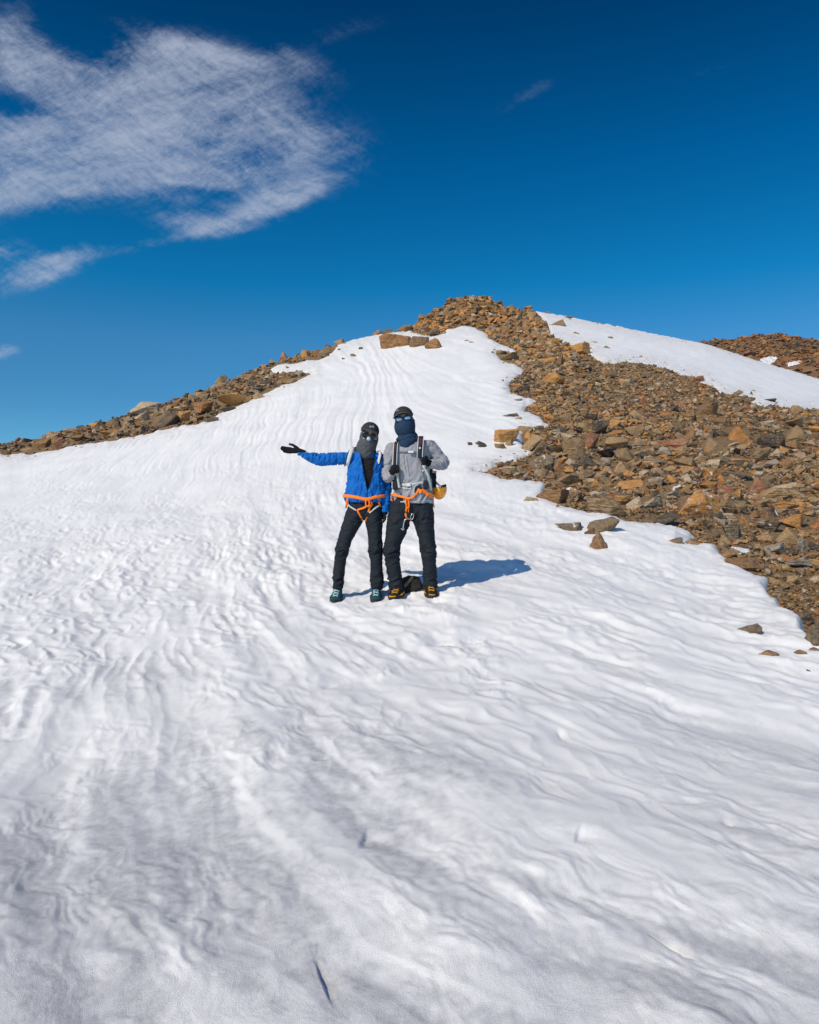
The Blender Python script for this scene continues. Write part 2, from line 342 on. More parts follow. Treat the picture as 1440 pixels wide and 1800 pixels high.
def fan_grid(pxs, rows, py_bot, extra):
    """grid that fans out from the camera; every column runs up the hill and over the crest"""
    cols = []
    sky = np.interp(pxs, _g, _skyf)
    t = np.linspace(0, 1, rows)
    PY = py_bot + (sky[:, None] + 0.6 - py_bot) * t[None, :]
    PX = np.repeat(pxs[:, None], rows, 1)
    Dd = dist_at(PX.ravel(), PY.ravel()).reshape(PX.shape)
    Dd = np.maximum.accumulate(Dd, axis=1)
    D = np.interp(pxs, _g, _ds)
    pre = np.array([0.35, .6, .9, 1.1]); pre = pre[pre < Dd[:, 0].min() * 0.95]
    front = np.repeat(pre[None, :], len(pxs), 0)
    back = np.maximum(Dd[:, -1:], D[:, None]) * np.array(extra)[None, :]
    Dd = np.concatenate([front, Dd, back], 1)
    cell = np.gradient(Dd, axis=1)
    X = (pxs[:, None] - 720) / FPX * Dd
    return X, Dd, cell
def grid_quads(nx, ny, keep=None):
    i = np.arange(nx - 1)[:, None] * ny + np.arange(ny - 1)[None, :]
    q = np.stack([i, i + ny, i + ny + 1, i + 1], -1).reshape(-1, 4)
    if keep is not None: q = q[keep[q].any(1)]
    return q
def compact(verts, quads, *arrs):
    used = np.zeros(len(verts), bool); used[quads.ravel()] = True
    idx = np.cumsum(used) - 1
    return (verts[used], idx[quads]) + tuple(a[used] for a in arrs)

# ------------------------------------------------------------------ ground materials
def mat_snow():
    m = bpy.data.materials.new('snow'); m.use_nodes = True; g = NT(m.node_tree)
    out = g.n('ShaderNodeOutputMaterial'); b = g.n('ShaderNodeBsdfPrincipled')
    pos = g.n('ShaderNodeNewGeometry').outputs['Position']
    n1 = g.noise(pos, 1.1, 5, 0.6); n2 = g.noise(pos, 14.0, 5, 0.65)
    dirt_vignette = g.maprange(g.m('ADD', g.m('MULTIPLY', n1, .65), g.m('MULTIPLY', n2, .35)), 0.50, 0.70)
    silt_vignette = g.n('ShaderNodeAttribute', attribute_name='silt_vignette').outputs['Fac']      # fine grey silt in the hollows, plus painted lens darkening nearer the camera
    dirt_vignette = g.m('MULTIPLY', silt_vignette, g.maprange(g.m('ADD', g.m('MULTIPLY', g.noise(pos, 34, 8, .78), .7), g.m('MULTIPLY', n2, .3)), .36, .66, .45, 1.05, False))
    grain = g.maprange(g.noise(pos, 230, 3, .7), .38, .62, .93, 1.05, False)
    col = g.mix(g.m('MULTIPLY', dirt_vignette, .90), (0.85, 0.86, 0.875), (0.38, 0.395, 0.435))
    col = g.mix(1.0, col, grain, 'MULTIPLY')
    melt = g.n('ShaderNodeAttribute', attribute_name='melt').outputs['Fac']
    col = g.mix(g.m('MULTIPLY', g.m('MULTIPLY', melt, g.maprange(g.noise(pos, 3.5, 6, .7), .40, .66)), .55), col, (.42, .37, .31))
    sp = g.m('GREATER_THAN', g.noise(pos, 55, 2, .5), 0.745)
    col = g.mix(g.m('MULTIPLY', sp, g.m('MULTIPLY', dirt_vignette, .5)), col, (0.30, 0.26, 0.22))
    g.set(b, 'Base Color', col); g.set(b, 'Roughness', 0.55); g.set(b, 'Specular IOR Level', 0.35)
    f1 = g.noise(pos, 150, 6, .8); f2 = g.noise(pos, 420, 2, .6)
    bp = g.n('ShaderNodeBump', ins={'Height': g.m('ADD', g.m('MULTIPLY', f1, .55), g.m('MULTIPLY', f2, .45)), 'Strength': 0.85, 'Distance': 0.007})
    g.set(b, 'Normal', bp.outputs[0]); g.t.links.new(b.outputs[0], out.inputs[0]); return m
def stone_colour(g, pos, tint, scale=1.0):
    """mixed metamorphic stone: tan, brown, rust and slate, banded"""
    base = g.ramp(tint, [(0.0, (.030, .027, .026)), (.12, (.062, .050, .040)), (.24, (.15, .115, .078)), (.36, (.22, .145, .08)), (.48, (.32, .215, .115)),
                         (.60, (.20, .11, .055)), (.70, (.33, .15, .05)), (.78, (.46, .235, .085)), (.84, (.22, .08, .045)), (.92, (.43, .34, .235)), (1.0, (.27, .225, .18))])
    n = g.noise(pos, 2.6 * scale, 6, .65, .4); fine = g.noise(pos, 17 * scale, 6, .7)
    rust = g.maprange(n, .53, .72)
    c = g.mix(g.m('MULTIPLY', rust, .60), base, (.38, .175, .05))
    dark = g.maprange(g.noise(pos, 4.3 * scale, 7, .7, .8), .54, .66)
    c = g.mix(g.m('MULTIPLY', dark, .55), c, (.055, .048, .042))
    c = g.mix(g.maprange(fine, .35, .75, .0, .5), c, g.mix(.5, c, (.45, .36, .25)))
    sc_ = g.n('ShaderNodeHueSaturation', ins={'Color': c, 'Value': g.maprange(g.noise(pos, 45 * scale, 4, .7), .3, .7, .50, 1.55, False), 'Saturation': 1.05})
    return sc_.outputs[0]
def mat_rock(name='stone', white=0.0, scale=1.0, band=0.0, dark=0.0):
    m = bpy.data.materials.new(name); m.use_nodes = True; g = NT(m.node_tree)
    out = g.n('ShaderNodeOutputMaterial'); b = g.n('ShaderNodeBsdfPrincipled')
    pos = g.n('ShaderNodeNewGeometry').outputs['Position']
    tint = g.n('ShaderNodeAttribute', attribute_name='tint').outputs['Fac']
    c = stone_colour(g, pos, tint, scale)
    if dark: c = g.mix(g.m('MULTIPLY', g.m('LESS_THAN', tint, .2), dark), c, (.016, .015, .015))
    tl = g.n('ShaderNodeMapping'); g.set(tl, 0, pos); tl.inputs['Rotation'].default_value = (.5, .35, 0); tl.inputs['Scale'].default_value = (1.5, 1.5, 14)
    bands = g.noise(tl.outputs[0], 2.2 * scale, 5, .65, .5)
    if band: c = g.mix(g.m('MULTIPLY', g.maprange(bands, .46, .60), band), c, (.045, .038, .034))
    if white:
        w = g.maprange(g.noise(pos, 6 * scale, 6, .7, 1.0), .56, .62)
        c = g.mix(g.m('MULTIPLY', w, white), c, (.78, .76, .74))
    g.set(b, 'Base Color', c); g.set(b, 'Roughness', 0.85); g.set(b, 'Specular IOR Level', 0.25)
    hgt = g.m('ADD', g.noise(pos, 9 * scale, 8, .7), g.m('MULTIPLY', bands, .8))
    bp = g.n('ShaderNodeBump', ins={'Height': hgt, 'Strength': 0.8, 'Distance': 0.05 / scale})
    g.set(b, 'Normal', bp.outputs[0]); g.t.links.new(b.outputs[0], out.inputs[0]); return m
def mat_gravel():
    m = bpy.data.materials.new('gravel'); m.use_nodes = True; g = NT(m.node_tree)
    out = g.n('ShaderNodeOutputMaterial'); b = g.n('ShaderNodeBsdfPrincipled')
    pos = g.n('ShaderNodeNewGeometry').outputs['Position']
    v = g.n('ShaderNodeTexVoronoi', ins={'Vector': pos, 'Scale': 26.0}); v2 = g.n('ShaderNodeTexVoronoi', ins={'Vector': pos, 'Scale': 60.0})
    t1 = g.n('ShaderNodeSeparateColor', ins={0: v.outputs['Color']}).outputs[0]; t2 = g.n('ShaderNodeSeparateColor', ins={0: v2.outputs['Color']}).outputs[0]
    c = g.mix(.5, stone_colour(g, pos, t1), g.ramp(t2, [(0, (.10, .075, .05)), (.4, (.24, .165, .09)), (.8, (.34, .24, .13)), (1, (.45, .36, .25))]))
    n = g.noise(pos, .8, 5, .6)
    c = g.mix(g.maprange(n, .4, .65, 0, .55), c, (.24, .155, .075))
    g.set(b, 'Base Color', c); g.set(b, 'Roughness', .95); g.set(b, 'Specular IOR Level', .15)
    h = g.m('ADD', g.m('MULTIPLY', v.outputs['Distance'], -1), g.m('MULTIPLY', v2.outputs['Distance'], -.5))
    bp = g.n('ShaderNodeBump', ins={'Height': h, 'Strength': 1.0, 'Distance': 0.03})
    g.set(b, 'Normal', bp.outputs[0]); g.t.links.new(b.outputs[0], out.inputs[0]); return m
M_SNOW = mat_snow(); M_GRAVEL = mat_gravel()
M_ROCK = mat_rock(); M_ROCKW = mat_rock('white_streaked_stone', .85); M_ROCKB = mat_rock('banded_stone', 0.1, 1.0, .8)

# ------------------------------------------------------------------ build the stony ground
def crag(x, y):
    """broken ledges around the summit"""
    px = x / y * FPX + 720; D = np.interp(px, _g, _ds)
    w = sstep(0.50, 0.8, y / D) * sstep(690, 760, px) * (1 - sstep(940, 1010, px))
    a = fbm2(x / 4.0, y / 5.0, 61, 4, .55); 
    st = a * 1.3; led = (np.floor(st * 3) + sstep(.35, .65, st * 3 - np.floor(st * 3))) / 3
    return w * (led * .45 + .12 * pn2(x / .9, y / 1.9, 66))
def stone_z(x, y):
    z = hill(x, y)
    k = np.clip(y / 20.0, .3, 3.0)
    n = fbm2(x / (1.6 * k), y / (1.6 * k), 51, 4, .55) * .07 * k + 0.05 * k * np.abs(pn2(x / (.5 * k), y / (.5 * k), 55))
    sd = snow_sd(x, y, z)
    return z + (n + crag(x, y)) * sstep(4, -14, sd), sd
def sstep_(a, b, x): return sstep(a, b, x)
def build_ground():
    pxs = np.concatenate([np.arange(-1190, -150, 16.0), np.arange(-150, 1600, 3.2), np.arange(1600, 2590, 16.0)])
    X, Y, cell = fan_grid(pxs, 360, 1850, [1.01, 1.03, 1.07, 1.15, 1.3, 1.7])
    sh = X.shape
    z, sd = stone_z(X.ravel(), Y.ravel())
    keep = (sd < 25)
    z = z - 0.02 - 0.08 * sstep(0, 15, sd)
    V = np.stack([X.ravel(), Y.ravel(), z], 1); q = grid_quads(*sh, keep)
    V, q = compact(V, q)
    structure(link_mesh('gravel_ground', V, q, mat=M_GRAVEL))
def snow_z(x, y, z, sd, cell):
    T = 0.035 + 0.0014 * y
    t = np.where(sd > 0, T * (1 - (1 - np.clip(sd / 9, 0, 1)) ** 2) - T * sstep(8, 75, sd), -T * 1.6 * np.clip(-sd / 5, 0, 3))
    rel = snow_relief(x, y, cell) * sstep(-2, 14, sd)
    return z + t + rel
def build_snow():
    pxs = np.concatenate([np.arange(-1190, -190, 14.0), np.arange(-190, 1640, 2.1), np.arange(1640, 2590, 14.0)])
    X, Y, cell = fan_grid(pxs, 640, 1860, [1.01, 1.03, 1.07, 1.15, 1.3, 1.6])
    sh = X.shape; lat = np.gradient(X, axis=0)
    cell = np.sqrt(np.abs(cell) * np.abs(lat)).ravel() * .6 + np.abs(lat).ravel() * .5
    x = X.ravel(); y = Y.ravel(); z = hill(x, y); sd = snow_sd(x, y, z)
    zz = snow_z(x, y, z, sd, cell)
    V = np.stack([x, y, zz], 1); q = grid_quads(*sh, sd > -4)
    V, q, ed, di = compact(V, q, sstep(26, 2, sd), DIRT_VIGNETTE)
    structure(link_mesh('snow_field', V, q, mat=M_SNOW, attrs={'melt': ed, 'silt_vignette': di}))
    # the same snow goes on behind the camera
    xs = np.linspace(-40, 40, 81); ys = np.concatenate([np.linspace(-45, -2, 30), np.linspace(-1.5, .34, 8)])
    XX, YY = np.meshgrid(xs, ys, indexing='ij')
    ZZ = -CAMH - 0.03 + 0.02 * pn2(XX / 3, YY / 3, 8) - 0.1 * np.clip(np.abs(XX) - 2, 0, 99) * .5
    structure(link_mesh('snow_slope', np.stack([XX.ravel(), YY.ravel(), ZZ.ravel()], 1), grid_quads(81, 38), mat=M_SNOW))
def snow_top(x, y):
    x = np.atleast_1d(np.asarray(x, float)); y = np.atleast_1d(np.asarray(y, float))
    z = hill(x, y); sd = snow_sd(x, y, z)
    return snow_z(x, y, z, sd, np.full(x.shape, .01))
build_ground(); build_snow()

# ------------------------------------------------------------------ the second peak far to the right
def build_peak():
    R = 230.0
    kx = np.array([900, 1130, 1180, 1235, 1260, 1300, 1325, 1350, 1375, 1392, 1440, 1520, 1650, 1800, 2000, 2300]); ky = np.array([760, 632, 609, 598, 599, 595, 589, 585, 587, 592, 599, 600, 625, 650, 700, 760])
    pxs = np.arange(900, 2300, 2.0); top = np.interp(pxs, kx, ky)
    rows = 110; t = np.linspace(0, 1, rows)
    PX = np.repeat(pxs[:, None], rows, 1)
    D = R * (0.62 + 0.38 * t[None, :]) + 0 * PX
    ztop = (900 - top)[:, None] / FPX * R; zb = (900 - 800) / FPX * R * .62
    z = zb + (ztop - zb) * t[None, :] ** 1.15
    x = (PX - 720) / FPX * D
    rl = (1 - np.abs(fbm2(x / 13, D / 26, 71, 2, .5))) * 5.0 - 4 + .9 * pn2(x / 8, D / 8, 77) + .5 * pn2(x / 3.4, D / 4, 78) + .28 * pn2(x / 1.5, D / 2, 79)
    z = z + rl * (sstep(1.03, .7, t[None, :]) * .8 + .2)
    # crest, then down the far side
    bD = R * np.array([1.03, 1.1, 1.25])[None, :] + 0 * PX[:, :3]; bz = ztop - np.array([2, 10, 30.])[None, :]; bx = (PX[:, :3] - 720) / FPX * R * (1 + (bD / R - 1) * .3)
    X = np.concatenate([x, bx], 1); Y = np.concatenate([D, bD], 1); Z = np.concatenate([z, bz], 1)
    sh = X.shape; V = np.stack([X.ravel(), Y.ravel(), Z.ravel()], 1)
    px = V[:, 0] / V[:, 1] * FPX + 720; py = 900 - V[:, 2] / V[:, 1] * FPX
    sd = np.maximum(poly_sd([(1330, 640), (1338, 630), (1352, 627), (1368, 628), (1360, 637), (1350, 643), (1340, 648)], px, py), poly_sd([(1382, 640), (1392, 636), (1412, 634), (1405, 640), (1386, 645)], px, py))
    sd = sd + 1.2 * pn2(px / 5, py / 4, 3)
    global PEAK_PTS; PEAK_PTS = V[(px > 1180) & (px < 1700) & (sd < -1.2) & (V[:, 1] < R * 1.05)]
    ob = link_mesh('rocky_peak', V, grid_quads(*sh), smooth=False, attrs={'tint': np.clip(.62 + .22 * pn2(V[:, 0] / 9, V[:, 2] / 3, 5), 0, 1), 'snow': sstep(-1, 1, sd)})
    m = bpy.data.materials.new('peak_stone'); m.use_nodes = True; g = NT(m.node_tree)
    out = g.n('ShaderNodeOutputMaterial'); b = g.n('ShaderNodeBsdfPrincipled')
    pos = g.n('ShaderNodeNewGeometry').outputs['Position']
    c = stone_colour(g, pos, g.n('ShaderNodeAttribute', attribute_name='tint').outputs['Fac'], .12)
    c = g.mix(.45, c, (.13, .055, .028))
    c = g.mix(g.maprange(g.n('ShaderNodeAttribute', attribute_name='snow').outputs['Fac'], .4, .6), c, (.82, .83, .86))
    g.set(b, 'Base Color', c); g.set(b, 'Roughness', .9)
    bp = g.n('ShaderNodeBump', ins={'Height': g.noise(pos, .6, 9, .7), 'Strength': 1, 'Distance': 1.2}); g.set(b, 'Normal', bp.outputs[0])
    g.t.links.new(b.outputs[0], out.inputs[0]); ob.data.materials.append(m)
    structure(ob)
build_peak()

# ------------------------------------------------------------------ stones
rng = np.random.default_rng(7)
def hull_points(r, kind, n=14):
    ex = {'brick': 14.0, 'block': 6.0, 'slab': 7.0, 'pyramid': 5.0, 'dome': 2.2, 'wedge': 6.0}[kind]
    p = r.normal(size=(n, 3)); p /= (np.abs(p) ** ex).sum(1, keepdims=True) ** (1 / ex)
    p *= r.uniform(.86, 1.02, (n, 1))
    if kind == 'pyramid':
        k = np.clip((p[:, 2] + 1) / 2, 0, 1); p[:, :2] *= (1 - .85 * k)[:, None]; p[:, 0] += .15 * k
        p = np.vstack([p, [[.1, 0, 1]], [[-1, -.6, -1]], [[1, -.5, -1]], [[.2, .9, -1]]])
    elif kind == 'wedge':
        p[:, 2] = p[:, 2] * (.55 + .45 * p[:, 0]) ; p[:, 0] += .1 * p[:, 2]
    elif kind == 'dome':
        p[:, 2] = np.where(p[:, 2] < 0, p[:, 2] * .6, p[:, 2])
    if kind == 'brick':
        c8 = np.array([[a, b, c] for a in (-1, 1) for b in (-1, 1) for c in (-1, 1)], float) * r.uniform(.52, 1.0, (8, 3)); p = np.vstack([c8, p[:5] * .97])
    p -= (p.max(0) + p.min(0)) / 2; p /= (p.max(0) - p.min(0)) / 2
    return p
def hull_bm(pts):
    bm = bmesh.new()
    vs = [bm.verts.new(p) for p in pts]
    r = bmesh.ops.convex_hull(bm, input=vs)
    junk = [v for v in bm.verts if not v.link_faces]
    bmesh.ops.delete(bm, geom=junk, context='VERTS')
    bmesh.ops.recalc_face_normals(bm, faces=bm.faces)
    return bm
def bm_arrays(bm):
    bmesh.ops.triangulate(bm, faces=bm.faces); bm.verts.ensure_lookup_table()
    for i, v in enumerate(bm.verts): v.index = i
    V = np.array([v.co[:] for v in bm.verts]); F = np.array([[v.index for v in f.verts] for f in bm.faces], np.int32)
    bm.free(); return V, F
KINDS = ['block', 'slab', 'block', 'wedge', 'pyramid', 'block', 'dome', 'wedge']
SIMPLE = [bm_arrays(hull_bm(hull_points(rng, KINDS[i % 8], 9 + i % 5))) for i in range(28)]
def detail_proto(seed, kind, cuts=2, pts=13):
    r = np.random.default_rng(seed)
    bm = hull_bm(hull_points(r, kind, pts))
    bmesh.ops.dissolve_limit(bm, angle_limit=math.radians(9), verts=bm.verts, edges=bm.edges)
    bmesh.ops.bevel(bm, geom=list(bm.edges), offset=.045, segments=1, profile=.6, affect='EDGES', clamp_overlap=True)
    bmesh.ops.triangulate(bm, faces=bm.faces)
    for k in range(cuts):
        long = [e for e in bm.edges if e.calc_length() > .55 / (1.55 ** k)]
        if long: bmesh.ops.subdivide_edges(bm, edges=long, cuts=1 if k else 2, use_grid_fill=False)
        bmesh.ops.triangulate(bm, faces=bm.faces)
    return bm_arrays(bm)
_dc = {}
def proto(seed, kind, cuts):
    k = (seed, kind, cuts)
    if k not in _dc: _dc[k] = detail_proto(seed, kind, cuts)
    return _dc[k]
def rough(V, seed, amp, strata=.0):
    o = seed * 7.31
    n = V / np.maximum(np.linalg.norm(V, axis=1, keepdims=True), 1e-6)
    d = amp * (pn3(V[:, 0] * 1.7 + o, V[:, 1] * 1.7, V[:, 2] * 1.7, 3) + .5 * pn3(V[:, 0] * 4.1 + o, V[:, 1] * 4.1, V[:, 2] * 5, 4) + .25 * pn3(V[:, 0] * 9 + o, V[:, 1] * 9, V[:, 2] * 11, 5))
    if strata:
        t = V[:, 2] * 3.2 + .5 * V[:, 0] + o; d = d + strata * (np.abs((t % 1) - .5) - .25)
    return V + n * d[:, None]
def rotz(a): c, s = math.cos(a), math.sin(a); return np.array([[c, -s, 0], [s, c, 0], [0, 0, 1]])
def rotx(a): c, s = math.cos(a), math.sin(a); return np.array([[1, 0, 0], [0, c, -s], [0, s, c]])
def roty(a): c, s = math.cos(a), math.sin(a); return np.array([[c, 0, s], [0, 1, 0], [-s, 0, c]])

USED_XY = []
def stone(cx, cy, w, h, tint, kind, label, group, name='boulder', mat=None, tilt=0.0, cuts=3, seed=None, dep=.85, on_snow=False, amp=.07, cat='boulder', sink=0.0):
    """a single stone that fills w x h pixels of the photograph round cx, cy, standing on the hill there"""
    seed = int(cx * 13 + cy * 7) if seed is None else seed
    d = float(dist_at(cx, cy + h * .5)[0])
    px, D = cx, float(np.interp(cx, _g, _ds))
    W = w / FPX * d; H = h / FPX * d; L = max(W, H) * dep
    dd = min(d + L * .42, D * 1.01); sc_ = dd / d; W *= sc_; H *= sc_
    V, F = proto(seed % 17, kind, cuts)
    V = rough(V, seed, amp * (1.7 if kind == 'brick' else 1), .05)
    R = rotz((seed % 13) * .21 - 1.2) if kind not in ('wedge', 'pyramid', 'brick') else np.eye(3)
    if seed % 2 and kind != 'wedge': V = V * [-1, 1, 1]; F = F[:, ::-1]
    V = V @ R.T
    V = V / ((V.max(0) - V.min(0)) / 2)
    V = V @ roty(math.radians(tilt)).T
    V = (V - (V.max(0) + V.min(0)) / 2) / ((V.max(0) - V.min(0)) / 2)
    H2 = H * (1.18 if cy > np.interp(cx, _g, _skyf) + h else 1.7)                                       # the foot of the stone is buried
    V = V * [W / 2, L / 2, H2 / 2]
    if group == G_EDGE or cy > 1090:                     # rest it on the snow that the photo shows under it
        u_ = (cx - 720) / FPX; dt = np.linspace(dd * .80, dd * 1.06, 120); k_ = snow_top(u_ * dt, dt) / dt
        j = np.argmax(k_ >= (900 - cy - h * .5) / FPX); nd = float(dt[j]) if k_[j] >= (900 - cy - h * .5) / FPX else dd
        nd = nd + L * .3; W *= nd / dd; H *= nd / dd; dd = nd; V = V * [1, 1, 1]; H2 = H * 1.25; V = V / ((V.max(0) - V.min(0)) / 2) * [W / 2, L / 2, H2 / 2]
    c = ray(cx, cy, dd)
    org = Vector((c.x, c.y, c.z + H / 2 - H2))          # object origin at the stone's foot
    V[:, 2] += H2 / 2
    ob = link_mesh(name, V, tris=F, smooth=False, mat=mat or M_ROCK, attrs={'tint': np.full(len(V), tint) + .035 * pn3(V[:, 0] / W * 3, V[:, 1] / W * 3, V[:, 2] / W * 3 + seed, 9)})
    ob.location = org; ob['label'] = label; ob['category'] = cat
    if group: ob['group'] = group
    USED_XY.append((cx, cy, w, h)); return ob
G_SCR = 'boulders in the scree on the right'; G_RDG = 'boulders along the left ridge'; G_EDGE = 'stones lying on the snow'; G_TOP = 'boulders near the summit'
T = dict(black=.02, dark=.12, greyb=.24, brown=.36, tan=.47, umber=.60, rust=.70, orange=.77, red=.84, pale=.93, grey=1.0)
